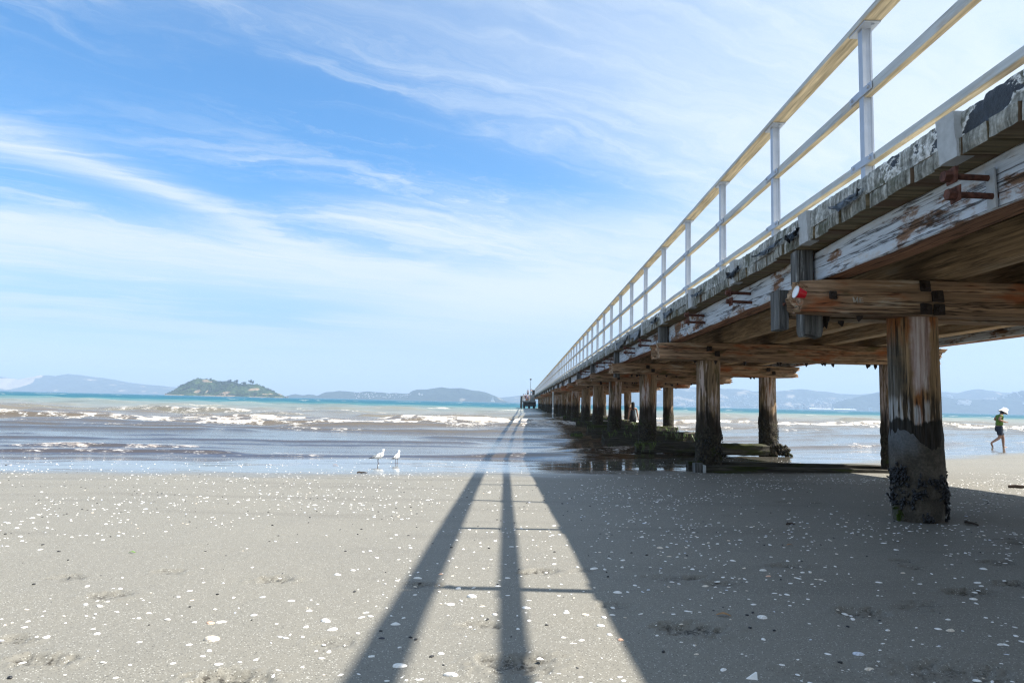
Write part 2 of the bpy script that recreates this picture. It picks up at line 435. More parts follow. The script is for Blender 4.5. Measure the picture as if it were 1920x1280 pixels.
def build_sand():
    ys = [0.85]
    while ys[-1] < 42: ys.append(ys[-1] * 1.0068 + 0.0006)
    w = [y + 0.6 for y in ys]
    pre = [-45, -30, -18, -10, -5, -2, -0.5, 0.2, 0.55]
    prew = [1.45 + (0.85 - y) * 1.3 for y in pre]
    Y1 = np.array(pre + ys); W = np.array(prew + w)
    a = np.concatenate([-np.geomspace(9, 0.92, 22), np.linspace(-0.9, 0.9, 560), np.geomspace(0.92, 9, 22)])
    X = W[:, None] * a[None, :]; Y = np.repeat(Y1[:, None], len(a), 1)
    Z = sand_base(X, Y)
    fade = sstep(16, 6, Y)
    Z = Z + 0.006 * (fbm(X * 0.9, Y * 1.3, 3, 5) - 0.5) * 2
    Z += fade * 0.0035 * (fbm(X * 7, Y * 7, 3, 8) - 0.5)
    # scour round the piles
    for k in range(0, 4):
        for xx in (2.79, 5.25):
            d2 = (X - xx) ** 2 + (Y - (4.96 + 4.98 * k)) ** 2
            Z -= 0.030 * np.exp(-d2 / 0.16)
    damp = np.zeros_like(Z)
    for i, (x, y, r, k) in enumerate(PR):
        th = 0.25 * math.sin(i * 2.3)
        dx = (X - x) * math.cos(th) + (Y - y) * math.sin(th); dy = -(X - x) * math.sin(th) + (Y - y) * math.cos(th)
        m = (np.abs(dx) < r * 3) & (np.abs(dy) < r * 3)
        e = np.zeros_like(Z)
        nz = fbm(X[m] * 40, Y[m] * 40, 3, i)
        e[m] = np.sqrt((dx[m] / (r * 0.62)) ** 2 + (dy[m] / (r * 0.42)) ** 2) + (nz - 0.5) * 1.1
        dent = np.where(m, sstep(1.15, 0.55, e), 0)
        rim = np.where(m, np.exp(-((e - 1.25) / 0.28) ** 2), 0)
        rough = np.zeros_like(Z); rough[m] = fbm(X[m] * 75, Y[m] * 75, 2, i + 4) - 0.5
        Z += k * (-0.011 * dent + 0.004 * rim) + k * rough * 0.016 * (dent + 0.6 * rim)
        cl = np.zeros_like(Z); cl[m] = fbm(X[m] * 55, Y[m] * 55, 2, i + 9)
        damp = np.maximum(damp, k * (dent * sstep(0.42, 0.62, cl) + 0.06 * dent))
    me = grid_mesh('sand', X, Y, Z, {'damp': np.clip(damp, 0, 1)})
    m, t, b = new_mat('wet grey sand')
    p = t.pos()
    att = t.attr('damp')
    big = t.noise(p, 1.1, 4, 0.55)
    g1 = t.noise(p, 260, 3, 0.7)
    g2 = t.voro(p, 380, 'F1', 'Color')
    g2v = t.sep(g2)[0]
    col = t.ramp(g1, [(0.3, (0.134, 0.125, 0.103)), (0.5, (0.175, 0.164, 0.136)), (0.72, (0.215, 0.203, 0.172))])
    col = t.mix(t.rng(big, 0.35, 0.65, 0.0, 0.35), col, (0.152, 0.145, 0.126))
    lay = t.noise(t.mapping(p, (0.35, 2.4, 1)), 1.0, 5, 0.62)
    col = t.mix(t.math('MULTIPLY', t.rng(lay, 0.50, 0.68, smooth=True), 0.42), col, (0.118, 0.108, 0.090))
    spt = t.noise(p, 16, 5, 0.7)
    col = t.mix(t.math('MULTIPLY', t.rng(spt, 0.64, 0.72), 0.35), col, (0.085, 0.075, 0.06))
    col = t.mix(t.math('MULTIPLY', t.rng(g2v, 0.955, 0.985), 0.8), col, (0.50, 0.49, 0.45))       # bright grains, with the sand's glints put into their colour
    col = t.mix(t.rng(g2v, 0.05, 0.02), col, (0.05, 0.047, 0.042))      # dark grains
    col = t.mix(t.math('MULTIPLY', t.math('MULTIPLY', att, t.rng(t.noise(p, 85, 4, 0.7), 0.42, 0.54)), 0.95), col, (0.022, 0.017, 0.011))
    # the strip the last waves ran over: a film of water on the sand
    z = t.sep(p)[2]
    nb = t.noise(t.mapping(p, (0.5, 1.4, 1)), 1.0, 5, 0.6)
    zz = t.math('ADD', z, t.math('MULTIPLY', t.math('SUBTRACT', nb, 0.5), 0.055))
    wet = t.rng(zz, -0.862, -0.915, smooth=True)
    col = t.mix(t.math('MULTIPLY', wet, 0.45), col, (0.075, 0.070, 0.060))
    t.put(b.inputs['Base Color'], col)
    ro = t.rng(g1, 0.3, 0.7, 0.55, 0.75)
    t.put(b.inputs['Roughness'], t.math('ADD', t.math('MULTIPLY', ro, t.math('SUBTRACT', 1.0, wet)), t.math('MULTIPLY', wet, 0.07)))
    t.put(b.inputs['Specular IOR Level'], t.rng(wet, 0, 1, 0.30, 0.62))
    h = t.math('ADD', t.math('MULTIPLY', g1, 0.6), t.math('MULTIPLY', t.noise(p, 70, 4, 0.6), 0.8))
    t.put(b.inputs['Normal'], t.bump(h, t.rng(wet, 0, 1, 0.38, 0.02), 0.004))
    link('sand', me, m)
    tag(bpy.data.objects['sand'], 'grey beach sand wet at the water line', 'sand', kind='structure')
build_sand()
def ground_z(x, y):
    x_, y_ = float(x), float(y)
    z = float(sand_base(x_, y_)) + 0.006 * (float(fbm(x_ * 0.9, y_ * 1.3, 3, 5)) - 0.5) * 2
    for k in range(0, 4):
        for xx in (2.79, 5.25):
            z -= 0.030 * math.exp(-((x_ - xx) ** 2 + (y_ - (4.96 + 4.98 * k)) ** 2) / 0.16)
    return z

# ------------------------------------------------------------------ sea
FRONTS = [  # distance, height, foam, length of the crest pieces
    (11.9, .012, .20, 5), (12.6, .028, .34, 5), (13.3, .040, .38, 4), (14.5, .050, .42, 4), (15.6, .022, .08, 3), (16.9, .036, .15, 3), (18.9, .044, .22, 4), (21.3, .046, .2, 3.5),
    (23.6, .060, .5, 4), (26.0, .058, .4, 4), (27.8, .08, .72, 5), (29.4, .11, .86, 7), (31.2, .17, 1.1, 10), (33.2, .12, .86, 7), (35.5, .12, .5, 5), (38.5, .12, .3, 5), (41.5, .13, .45, 5),
    (45, .17, .75, 5), (49, .13, .4, 5), (54, .14, .6, 5), (60, .14, .55, 5), (67, .14, .5, 5), (75, .14, .45, 6), (85, .15, .5, 6), (97, .15, .4, 7), (112, .15, .4, 8), (130, .15, .3, 9)]
def build_sea():
    ys = [7.5]
    while ys[-1] < 150: ys.append(ys[-1] * 1.0047)
    while ys[-1] < 5200: ys.append(ys[-1] * 1.07)
    Y1 = np.array(ys)
    a = np.concatenate([-np.geomspace(8, 0.92, 18), np.linspace(-0.9, 0.9, 500), np.geomspace(0.92, 8, 18)])
    X = Y1[:, None] * a[None, :]; Y = np.repeat(Y1[:, None], len(a), 1)
    off = Y - (yshore(X) - yshore(np.zeros(1))[0])          # distance out, as if the shore were straight
    sh = yshore(np.zeros(1))[0]
    Z = np.zeros_like(X); foam = np.zeros_like(X)
    for i, (y0, am, fo, st) in enumerate(FRONTS):
        c = y0 + (fbm(X / (st * 1.3), X * 0 + i * 1.37, 4, i) - 0.5) * (0.9 + y0 * 0.07)
        t = off - c
        lo, hi = (0.22, 0.46) if fo > 0.8 else (0.36, 0.62)
        amp = am * sstep(lo, hi, fbm(X / st, off / 30 + i * 3.1, 3, i + 20)) * 1.3
        w1 = 0.06 + 0.0085 * y0; amp = amp * (1.45 if y0 < 28 else 1.05); w2 = 0.6 + 0.022 * y0
        prof = np.where(t < 0, np.exp(-(t / w1) ** 2), np.exp(-(t / w2) ** 2))
        Z += amp * prof
        fm = sstep(*((0.25, 0.52) if fo > 0.8 else (0.40, 0.62)), fbm(X / (st * 0.8), off / 40 + i * 1.7, 3, i + 40))
        rag = fbm(X * 2.4, Y * 1.6, 4, i + 60)
        face = np.where(t < 0, np.exp(-(t / (w1 * 1.9)) ** 2), np.exp(-(t / (w2 * (0.5 + 0.25 * fo))) ** 2))
        foam = np.maximum(foam, fo * ((0.55 if fo > 0.8 else 0.25) + (0.45 if fo > 0.8 else 0.75) * fm) * face * (0.35 + 0.65 * sstep(0.33, 0.6, rag)) * np.minimum(1, amp / am))
    ch = sstep(14, 45, off)
    for i in range(16):
        an = 0.9 * math.sin(i * 1.9); L = 0.7 * 1.32 ** i
        if L > 16: break
        k = 2 * PI / L
        lod = np.clip(L / (Y * 0.03 + 0.02) - 1.0, 0, 1)
        Z += lod * ch * 0.012 * L ** 0.75 * np.sin(k * (Y * math.cos(an) + X * math.sin(an)) + i * 2.1 + 3.0 * fbm(X / (L * 3), Y / (L * 3), 2, i))
    Z += (1 - ch) * sstep(0, 3, off - sh) * 0.010 * (fbm(X * 0.8, Y * 2.2, 3, 77) - 0.5) * 2
    # scattered whitecaps farther out
    wc = sstep(0.735, 0.80, fbm(X * 0.10, Y * 0.16, 4, 91)) * sstep(60, 95, off)
    foam = np.clip(foam + wc * 0.9, 0, 1.0)
    rp = (fbm(X * 0.30, Y * 1.5, 4, 71) - 0.5) * 0.008 + (fbm(X * 0.9, Y * 3.6, 3, 72) - 0.5) * 0.002
    Z += rp * sstep(1.0, 5, off - sh) * np.clip(1.6 - off / 60, 0.3, 1)
    Z *= sstep(-0.3, 1.2, off - sh + 0.6)
    Z *= np.where(Y > 300, np.maximum(0, 1 - (Y - 300) / 300), 1)
    Z += SEA
    me = grid_mesh('sea', X, Y, Z, {'foam': foam, 'out': off})
    m, t, b = new_mat('shallow sea water')
    p = t.pos()
    fo = t.attr('foam'); out = t.attr('out')
    n0 = t.noise(t.mapping(p, (0.05, 0.10, 1)), 1.0, 4, 0.6)
    oo = t.math('ADD', out, t.math('MULTIPLY', t.math('SUBTRACT', n0, 0.5), t.math('MULTIPLY', out, 0.45)))
    k = t.math('DIVIDE', t.math('LOGARITHM', t.math('MAXIMUM', t.math('DIVIDE', oo, 10.0), 1.0), 2.71828), math.log(40.0))
    # 10 m .. 400 m out on a log scale
    col = t.ramp(k, [(0.0, (0.050, 0.033, 0.020)), (0.20, (0.060, 0.052, 0.041)), (0.33, (0.125, 0.098, 0.064)), (0.47, (0.175, 0.172, 0.140)), (0.62, (0.150, 0.190, 0.175)),
                     (0.69, (0.060, 0.150, 0.165)), (0.78, (0.012, 0.098, 0.135)), (1.0, (0.010, 0.085, 0.130))])
    stk = t.noise(t.mapping(p, (0.045, 0.35, 1)), 1.0, 6, 0.7)
    stk2 = t.noise(t.mapping(p, (0.02, 0.06, 1)), 1.0, 6, 0.75)
    col = t.mix(t.math('MULTIPLY', t.rng(k, 0.25, 0.5), 0.8), col, t.mix(1.0, col, t.ramp(t.math('ADD', t.math('MULTIPLY', stk, 0.5), t.math('MULTIPLY', stk2, 0.5)), [(0.36, 0.45), (0.5, 0.95), (0.64, 1.0)]), 'MULTIPLY'))
    sp = t.noise(t.mapping(p, (0.9, 2.4, 3)), 5.0, 5, 0.75)
    sp2 = t.voro(t.mapping(p, (1, 1.5, 1)), 16.0)
    fs = t.math('ADD', fo, t.math('ADD', t.math('MULTIPLY', t.math('SUBTRACT', sp, 0.5), 1.7), t.math('MULTIPLY', t.math('SUBTRACT', sp2, 0.3), 0.25)))
    fs = t.math('ADD', fs, t.math('MULTIPLY', t.math('SUBTRACT', t.noise(t.mapping(p, (0.9, 2.6, 3)), 1.3, 4, 0.6), 0.5), 0.7))
    fs = t.math('ADD', fs, t.rng(k, 0.30, 0.10, 0.0, 0.13))
    fm = t.math('MULTIPLY', t.rng(fs, 0.44, 0.92, smooth=True), t.rng(fo, 0.04, 0.16))
    col = t.mix(fm, col, t.ramp(sp, [(0.38, (0.20, 0.155, 0.115)), (0.50, (0.50, 0.45, 0.39)), (0.62, (0.82, 0.81, 0.79))]))
    col = t.mix(t.math('MULTIPLY', fm, t.rng(k, 0.30, 0.12)), col, t.ramp(sp, [(0.40, (0.10, 0.065, 0.042)), (0.56, (0.26, 0.20, 0.15)), (0.66, (0.78, 0.75, 0.70))]))
    t.put(b.inputs['Base Color'], col)
    b.inputs['IOR'].default_value = 1.40
    base_r = t.rng(k, 0.1, 0.75, 0.045, 0.5)
    t.put(b.inputs['Specular IOR Level'], t.rng(k, 0.25, 0.70, 1.0, 0.25))
    t.put(b.inputs['Roughness'], t.math('ADD', base_r, t.math('MULTIPLY', fm, 0.6)))
    f1 = t.noise(t.mapping(p, (1.0, 2.6, 1)), 2.2, 5, 0.6)
    f2 = t.noise(t.mapping(p, (0.5, 1.1, 1)), 0.55, 4, 0.6)
    hh = t.math('ADD', t.math('MULTIPLY', f1, 0.05), t.math('MULTIPLY', t.math('MULTIPLY', f2, t.rng(k, 0.3, 0.8)), 0.5))
    hh = t.math('ADD', hh, t.math('MULTIPLY', t.math('MULTIPLY', fm, sp), 0.12))
    t.put(b.inputs['Normal'], t.bump(hh, t.rng(k, 0.0, 0.7, 0.05, 0.9), 1.0))
    link('sea', me, m)
    tag(bpy.data.objects['sea'], 'brown shallows turning to blue green open water', 'sea', kind='structure')
build_sea()

# ------------------------------------------------------------------ far shores
def interp(prof, x):
    xs = [q[0] for q in prof]; ys = [q[1] for q in prof]
    return np.interp(x, xs, ys)
def hill_mat(name, lo, hi, earth=None, sc=0.02, earth_amt=(0.6, 0.7), earth_boost=None):
    m, t, b = new_mat(name)
    p = t.pos()
    n = t.noise(p, sc, 6, 0.62)
    n2 = t.noise(p, sc * 4, 5, 0.7)
    col = t.ramp(t.math('ADD', t.math('MULTIPLY', n, 0.45), t.math('MULTIPLY', n2, 0.55)), [(0.38, lo), (0.62, hi)])
    if earth:
        e = t.noise(t.mapping(p, (1, 1, 1.8), loc=(31, 7, 3)), sc * 0.8, 6, 0.6)
        if earth_boost: e = t.math('ADD', e, t.math('MULTIPLY', t.attr('bare'), earth_boost))
        col = t.mix(t.rng(e, earth_amt[0], earth_amt[1], smooth=True), col, earth)
    t.put(b.inputs['Base Color'], col); b.inputs['Roughness'].default_value = 0.95
    b.inputs['Specular IOR Level'].default_value = 0.1
    t.put(b.inputs['Normal'], t.bump(n2, 0.6, 8.0))
    return m
HILL = {}
def ridge(name, D, prof, mat, depth, label, n=220, rough=0.10, seed=0, front=0.5, bare=None):
    """a range of hills whose skyline runs through the given directions at distance D"""
    pts = [(pdir(px, py)[0] * D, max(SEA, pdir(px, py)[1] * D)) for px, py in prof]
    x0, x1 = pts[0][0], pts[-1][0]
    xs = np.linspace(x0, x1, n); m = 40
    tt = np.linspace(-1, 1, m)
    X = np.repeat(xs[None, :], m, 0)
    hz = np.maximum(0, np.interp(xs, [q[0] for q in pts], [q[1] for q in pts]) - SEA)
    T = np.repeat(tt[:, None], n, 1)
    Yy = D + np.where(T < 0, T * depth * front, T * depth)
    X = X * (1 + (Yy - D) / D * 0.6)
    shp = np.clip(1 - np.abs(T) ** 1.5, 0, 1)
    spur = fbm(X / (depth * 0.34), Yy / (depth * 0.5), 4, seed) - 0.5
    H = hz[None, :] * shp * (1 + 1.3 * spur * (1 - np.exp(-(T / 0.3) ** 2)))
    H += hz.max() * rough * (fbm(X / (depth * 0.055), Yy / (depth * 0.055), 4, seed + 5) - 0.5) * np.minimum(1, hz[None, :] / (hz.max() * 0.3 + 1e-6)) * 0.6
    Z = SEA - 1.5 + np.maximum(0, H + 1.5 * shp)
    at = None
    if bare: at = {'bare': bare(X, Z, T)}
    me = grid_mesh(name, X, Yy, Z, at)
    o = link(name, me, mat)
    tag(o, label, 'hills', kind='structure')
    HILL[name] = (X, Yy, Z)
    return o
g_far = hill_mat('far hillside', (0.012, 0.022, 0.016), (0.035, 0.045, 0.028), (0.26, 0.22, 0.16), 0.012, (0.56, 0.66))
g_bush = hill_mat('bush covered hillside', (0.008, 0.018, 0.016), (0.024, 0.038, 0.024), (0.20, 0.18, 0.14), 0.014, (0.66, 0.74))
def left_bare(X, Z, T):
    xl = pdir(20, 700)[0] * 4300; xr = pdir(85, 700)[0] * 4300
    return sstep(xl - 60, xl, X) * sstep(xr + 60, xr, X) * sstep(0, 45, Z)
g_left = hill_mat('dry headland', (0.012, 0.022, 0.016), (0.035, 0.045, 0.028), (0.34, 0.28, 0.20), 0.012, (0.60, 0.70), 0.32)
ridge('hills_far_left', 4300, [(-700, 700), (-500, 690), (-300, 704), (-160, 712), (-60, 700), (0, 707), (26, 711), (50, 707), (73, 704), (99, 704.5), (120, 700.5), (140, 702), (161, 705.5), (198, 709.5),
      (240, 717.5), (273, 721), (300, 723), (325, 725.6), (360, 731), (400, 737), (425, 742)], g_left, 700, 'pale bluish range of hills behind the island', 300, 0.08, 1, bare=left_bare)
ridge('hills_middle', 2900, [(500, 745), (522, 743), (532, 743), (553, 738.5), (566, 741), (580, 739), (594, 743), (603, 738), (612, 735), (636, 732.5), (655, 734), (673, 736), (690, 734), (709, 735.3), (730, 737),
      (766, 738), (773, 733), (782, 730), (800, 730), (829, 725.5), (845, 728), (865, 727.5), (886, 731.5), (900, 733), (912, 736), (933, 744), (951, 753), (958, 756)], g_bush, 420, 'bush covered blue headland left of the pier', 320, 0.10, 2)
ridge('hills_far_right', 4300, [(890, 752), (920, 747), (941, 745), (960, 743), (977, 741), (1020, 741), (1060, 736), (1110, 739), (1160, 733), (1210, 732), (1267, 728), (1300, 726), (1340, 728), (1372, 729), (1389, 729.6),
      (1408, 734), (1452, 733.5), (1480, 732), (1508, 730.5), (1535, 733.5), (1568, 738), (1606, 740), (1640, 736), (1700, 733), (1764, 735), (1784, 737.5), (1803, 733), (1822, 731), (1850, 733), (1866, 736), (1887, 737), (1960, 741), (2100, 735), (2400, 740), (2700, 760)],
      g_far, 800, 'hazy hills across the bay behind the pier', 420, 0.07, 3)
ridge('hills_near_right', 3400, [(1530, 770), (1550, 760), (1573, 751), (1600, 745), (1636, 736), (1668, 733), (1700, 737), (1740, 742), (1784, 748), (1824, 750), (1855, 745.5), (1876, 740), (1889, 736.5), (1903, 733), (1920, 731.8), (1960, 728), (2050, 715), (2200, 722), (2500, 745), (2650, 790)],
      g_bush, 450, 'nearer bush covered ridge on the far right', 320, 0.09, 4)
ISL = [(312, 740), (316, 737.5), (323, 732), (331, 726), (347, 717), (360, 711), (367, 709.6), (375, 710.6), (380, 710), (392, 711.2), (410, 716), (425, 716.5), (437, 717.5), (449, 720.6), (460, 719.6), (472, 720.4), (481, 720.4), (500, 728.5), (519, 737), (529, 743), (533, 745)]
def isl_bare(X, Z, T):
    D = 1400
    c = lambda px, py, rx, rz: np.exp(-(((X - pdir(px, py)[0] * D) / rx) ** 2 + ((Z - pdir(px, py)[1] * D) / rz) ** 2))
    s = c(386, 713, 9, 2.0) * 1.2 + c(395, 716, 14, 1.2) * .8 + c(393, 735, 7, 4) * 0.9 + c(411, 734, 3.5, 4) * 0.9 + c(485, 731, 9, 5) * 0.8 + c(448, 737, 7, 4) * .9 + c(515, 739, 12, 2.5) + c(337, 731, 12, 4) * .45
    return s + np.exp(-((Z - SEA) / 1.7) ** 2) * 1.0
g_isl = hill_mat('island scrub', (0.006, 0.018, 0.008), (0.050, 0.075, 0.022), (0.22, 0.165, 0.105), 0.035, (0.68, 0.78), 0.38)
ridge('island', 1400, ISL, g_isl, 130, 'steep green island with bare earth slips', 260, 0.13, 6, front=0.6, bare=isl_bare)
bpy.data.objects['island']['category'] = 'island'

def leaf_crown(bm, c, r, n, seed, leaf=0.8):
    rnd = random.Random(seed)
    for i in range(n):
        d = Vector((rnd.gauss(0, 1), rnd.gauss(0, 1), rnd.gauss(0, 1))).normalized()
        k = rnd.uniform(0.45, 1.05)
        p = Vector(c) + Vector((d.x * r[0], d.y * r[1], d.z * r[2])) * k
        nrm = (d + Vector((rnd.uniform(-.6, .6), rnd.uniform(-.6, .6), rnd.uniform(0, .8)))).normalized()
        a = nrm.orthogonal().normalized(); b = nrm.cross(a)
        s = leaf * rnd.uniform(0.6, 1.3)
        bm.faces.new([bm.verts.new(p + a * s), bm.verts.new(p + b * s * 0.8), bm.verts.new(p - a * s), bm.verts.new(p - b * s * 0.8)])
m_leaf = simple_mat('dark evergreen foliage', (0.016, 0.032, 0.013), 0.9, 0.6, 0.5, bump=0)
m_bark = simple_mat('tree bark', (0.06, 0.05, 0.04), 0.9, 0.3, 1.0)
def on_hill(name, px, py, D):
    X, Y, Z = HILL[name]
    ax, az = pdir(px, py)
    # first surface point that the direction meets, nearest column / row
    best = None
    mid = X.shape[0] // 2
    for r in range(mid + 1):
        c = int(np.argmin(np.abs(X[r] - ax * Y[r, 0])))
        if Z[r, c] >= az * Y[r, c] - 0.3: return float(X[r, c]), float(Y[r, c]), float(Z[r, c])
    c = int(np.argmin(np.abs(X[mid] - ax * Y[mid, 0])))
    return float(X[mid, c]), float(Y[mid, c]), float(Z[mid, c])
TREES = [(392, 713, 2.4, 1.7, 'lone small tree on the bare top of the island'), (428, 718, 4.2, 4.0, 'broad dark tree on the island ridge beside the bare top'),
         (440, 719, 4.6, 4.4, 'dark spreading tree mid way along the island ridge'), (455, 722, 4.0, 5.5, 'low wide dark tree on the island ridge'),
         (467, 721, 5.6, 4.0, 'tallest dark tree on the right part of the island ridge'), (471, 721, 4.4, 3.0, 'dark tree right behind the tallest ridge tree of the island')]
for i, (px, py, h, w, lab) in enumerate(TREES):
    h *= 1.7; w *= 1.25
    x, y, z = on_hill('island', px, py, 1400)
    e = empty('ridge_tree', (x, y, z - 0.3), lab, 'tree', 'trees on the island ridge')
    bm = bmesh.new(); bm_tube(bm, [(0, 0, 0), (0.15, 0, h * 0.45), (0.1, 0, h * 0.8)], [0.35, 0.25, 0.1], 6)
    from_bm('trunk', bm, m_bark, e)
    bm = bmesh.new()
    for k in range(5):
        leaf_crown(bm, (w * 0.5 * math.sin(k * 2.1), w * 0.4 * math.cos(k * 2.1), h * (0.55 + 0.09 * k)), (w * 0.5, w * 0.5, h * 0.24), 70, i * 10 + k, 0.55)
    from_bm('crown', bm, m_leaf, e, smooth=False)
def island_bush():
    X, Y, Z = HILL['island']; rnd = random.Random(5)
    bm = bmesh.new(); n = 0
    mid = X.shape[0] // 2
    while n < 520:
        r = rnd.randrange(2, mid + 3); c = rnd.randrange(8, X.shape[1] - 8)
        x, y, z = X[r, c], Y[r, c], Z[r, c]
        if z < SEA + 2.5: continue
        if float(isl_bare(np.array(x), np.array(z), 0)) > 0.28: continue
        if fbm(x * 0.03, y * 0.05 + z * 0.1, 3, 3) < 0.47: continue
        s = rnd.uniform(0.9, 2.2)
        leaf_crown(bm, (x, y, z + s * 0.3), (s * 1.5, s * 1.5, s), 26, n, 0.62)
        n += 1
    o = from_bm('scrub', bm, m_leaf, None, smooth=False)
    tag(o, 'dark scrub and bush covering the slopes of the island', 'scrub', kind='stuff')
island_bush()
m_rock = simple_mat('sea rock', (0.10, 0.085, 0.07), 0.9, 0.5, 0.4)
for i, (px, s, lab) in enumerate(((308, (2.2, 2.0, 3.4), 'small dark pointed rock in the water off the left tip of the island'), (537, (3.4, 3, 2.6), 'low pale rock off the right tip of the island'))):
    bm = bmesh.new()
    bm_blob(bm, (0, 0, 0), s, 3, 0.5, seed=i + 2)
    o = from_bm('rock', bm, m_rock, None, loc=(pdir(px, 738)[0] * 1390, 1390, SEA))
    tag(o, lab, 'rock')

# town across the bay
m_white = simple_mat('pale painted wall', (0.62, 0.61, 0.58), 0.8, 0.12, 0.2, bump=0)
m_win = simple_mat('dark window glass', (0.05, 0.06, 0.07), 0.2, 0.2, 0.2, bump=0)
m_roof = simple_mat('grey flat roof', (0.26, 0.25, 0.24), 0.9, 0.2, 0.3, bump=0)
def town():
    rnd = random.Random(12)
    spots = []
    for i in range(34):
        px = rnd.choice([rnd.gauss(1528, 26), rnd.uniform(1420, 1636), rnd.uniform(1500, 1560)])
        spots.append((min(1634, max(1425, px)), rnd.uniform(3, 9.5) * (1.25 if 1500 < px < 1560 else 0.8), rnd.uniform(3, 7)))
    spots.sort()
    D = 2900
    for i, (px, h, w) in enumerate(spots):
        y = D - rnd.uniform(0, 60); a, b = pdir(px, 766)
        hh = h * y / F; ww = w * y / F
        e = empty('distant_building', (a * y, y, SEA), 'small pale building of the town across the bay', 'building', 'buildings of the town across the bay')
        bm = bmesh.new(); bm_box(bm, -ww / 2, ww / 2, 0, ww * 0.8, 0, hh)
        from_bm('wall', bm, m_white, e, smooth=False)
        bm = bmesh.new(); bm_box(bm, -ww / 2 - .4, ww / 2 + .4, -.4, ww * 0.8 + .4, hh, hh + 0.8)
        from_bm('roof', bm, m_roof, e, smooth=False)
        bm = bmesh.new()
        nf = max(1, int(hh / 4.2))
        for f in range(nf): bm_box(bm, -ww / 2 + 0.8, ww / 2 - 0.8, -0.12, 0.1, 1.6 + f * 4.2, 3.3 + f * 4.2)
        from_bm('window', bm, m_win, e, smooth=False)
    for i, (x0, x1, lab) in enumerate(((1512, 1552, 'long low white wharf shed at the water edge of the far town'), (1557, 1598, 'second long low white shed right of the first on the far shore'))):
        y = 2820; a = pdir(x0, 768)[0] * y; b = pdir(x1, 768)[0] * y
        e = empty('wharf_shed', ((a + b) / 2, y, SEA), lab, 'shed')
        L = (b - a) / 2
        bm = bmesh.new(); bm_box(bm, -L, L, 0, 18, 0, 4.6); from_bm('wall', bm, m_white, e, smooth=False)
        bm = bmesh.new()
        v = [bm.verts.new(p) for p in ((-L, -1, 4.6), (L, -1, 4.6), (L, 19, 4.6), (-L, 19, 4.6), (-L, 9, 7), (L, 9, 7))]
        for q in ((0, 1, 5, 4), (3, 4, 5, 2), (0, 4, 3), (1, 2, 5), (0, 3, 2, 1)): bm.faces.new([v[k] for k in q])
        from_bm('roof', bm, m_white, e, smooth=False)
    # houses sprinkled over the slopes, far too many and too small to count
    bm = bmesh.new()
    def house(x, y, z, s):
        bm_box(bm, x - s, x + s, y - s, y + s, z - 1, z + s * 1.1)
    def put(name, px0, px1, py0, py1, n, s, clus=None):
        for _ in range(n):
            px = rnd.uniform(px0, px1); py = rnd.uniform(py0, py1)
            x, y, z = on_hill(name, px, py, 0)
            house(x, y, z, s * rnd.uniform(0.6, 1.3))
    put('hills_far_right', 1255, 1300, 742, 764, 60, 3.2)
    put('hills_far_right', 1350, 1430, 742, 764, 110, 3.2)
    put('hills_far_right', 1455, 1640, 748, 765, 190, 3.2)
    put('hills_near_right', 1640, 1700, 752, 766, 30, 2.6)
    put('hills_far_right', 1766, 1776, 743, 751, 28, 4.5)
    put('hills_near_right', 1783, 1810, 752, 760, 60, 3.6)
    put('hills_near_right', 1830, 1856, 747, 750.5, 40, 3.6)
    put('hills_near_right', 1865, 1920, 736, 748, 34, 3.2)
    put('hills_near_right', 1902, 1912, 757, 760, 9, 3.4)
    put('hills_middle', 660, 770, 737, 747, 60, 2.0)
    put('hills_middle', 785, 792, 739, 741, 8, 2.4)
    o = from_bm('hillside_houses', bm, m_white, None, smooth=False)
    tag(o, 'pale houses scattered over the slopes across the bay', 'houses', kind='stuff')
town()
# tiny sailing boat in front of the middle headland
def sailboat():
    y = 1500; a = pdir(924, 753)[0] * y
    e = empty('sailing_boat', (a, y, SEA), 'tiny white sailing boat on the water before the blue headland', 'sailing boat')
    m_sail = simple_mat('white sailcloth', (0.8, 0.8, 0.78), 0.8, 0.05, 1, bump=0)
    bm = bmesh.new()
    ring = [(-5, 0), (-4.6, 1.2), (0, 1.7), (3.5, 1.1), (5.6, 0), (3.5, -1.1), (0, -1.7), (-4.6, -1.2)]
    lo = [bm.verts.new((x * 0.85, q * 0.6, -0.3)) for x, q in ring]; hi = [bm.verts.new((x, q, 1.2)) for x, q in ring]
    for k in range(8): bm.faces.new((lo[k], lo[(k + 1) % 8], hi[(k + 1) % 8], hi[k]))
    bm.faces.new(hi); bm.faces.new(lo[::-1])
    from_bm('hull', bm, m_sail, e)
    bm = bmesh.new(); bm_tube(bm, [(0.6, 0, 1), (0.6, 0, 14)], [0.12, 0.08], 6); from_bm('mast', bm, m_roof, e)
    for nm, pts in (('mainsail', ((0.4, 0, 2.2), (-4.6, 0.6, 2.4), (0.4, 0, 13.6))), ('headsail', ((5.2, 0, 1.5), (0.9, 0.5, 2.0), (0.7, 0, 12)))):
        bm = bmesh.new()
        A = [bm.verts.new(p) for p in pts]; B = [bm.verts.new((p[0], p[1] + 0.08, p[2])) for p in pts]
        bm.faces.new(A); bm.faces.new(B[::-1])
        for k in range(3): bm.faces.new((A[k], A[(k + 1) % 3], B[(k + 1) % 3], B[k]))
        from_bm(nm, bm, m_sail, e, smooth=False)
sailboat()

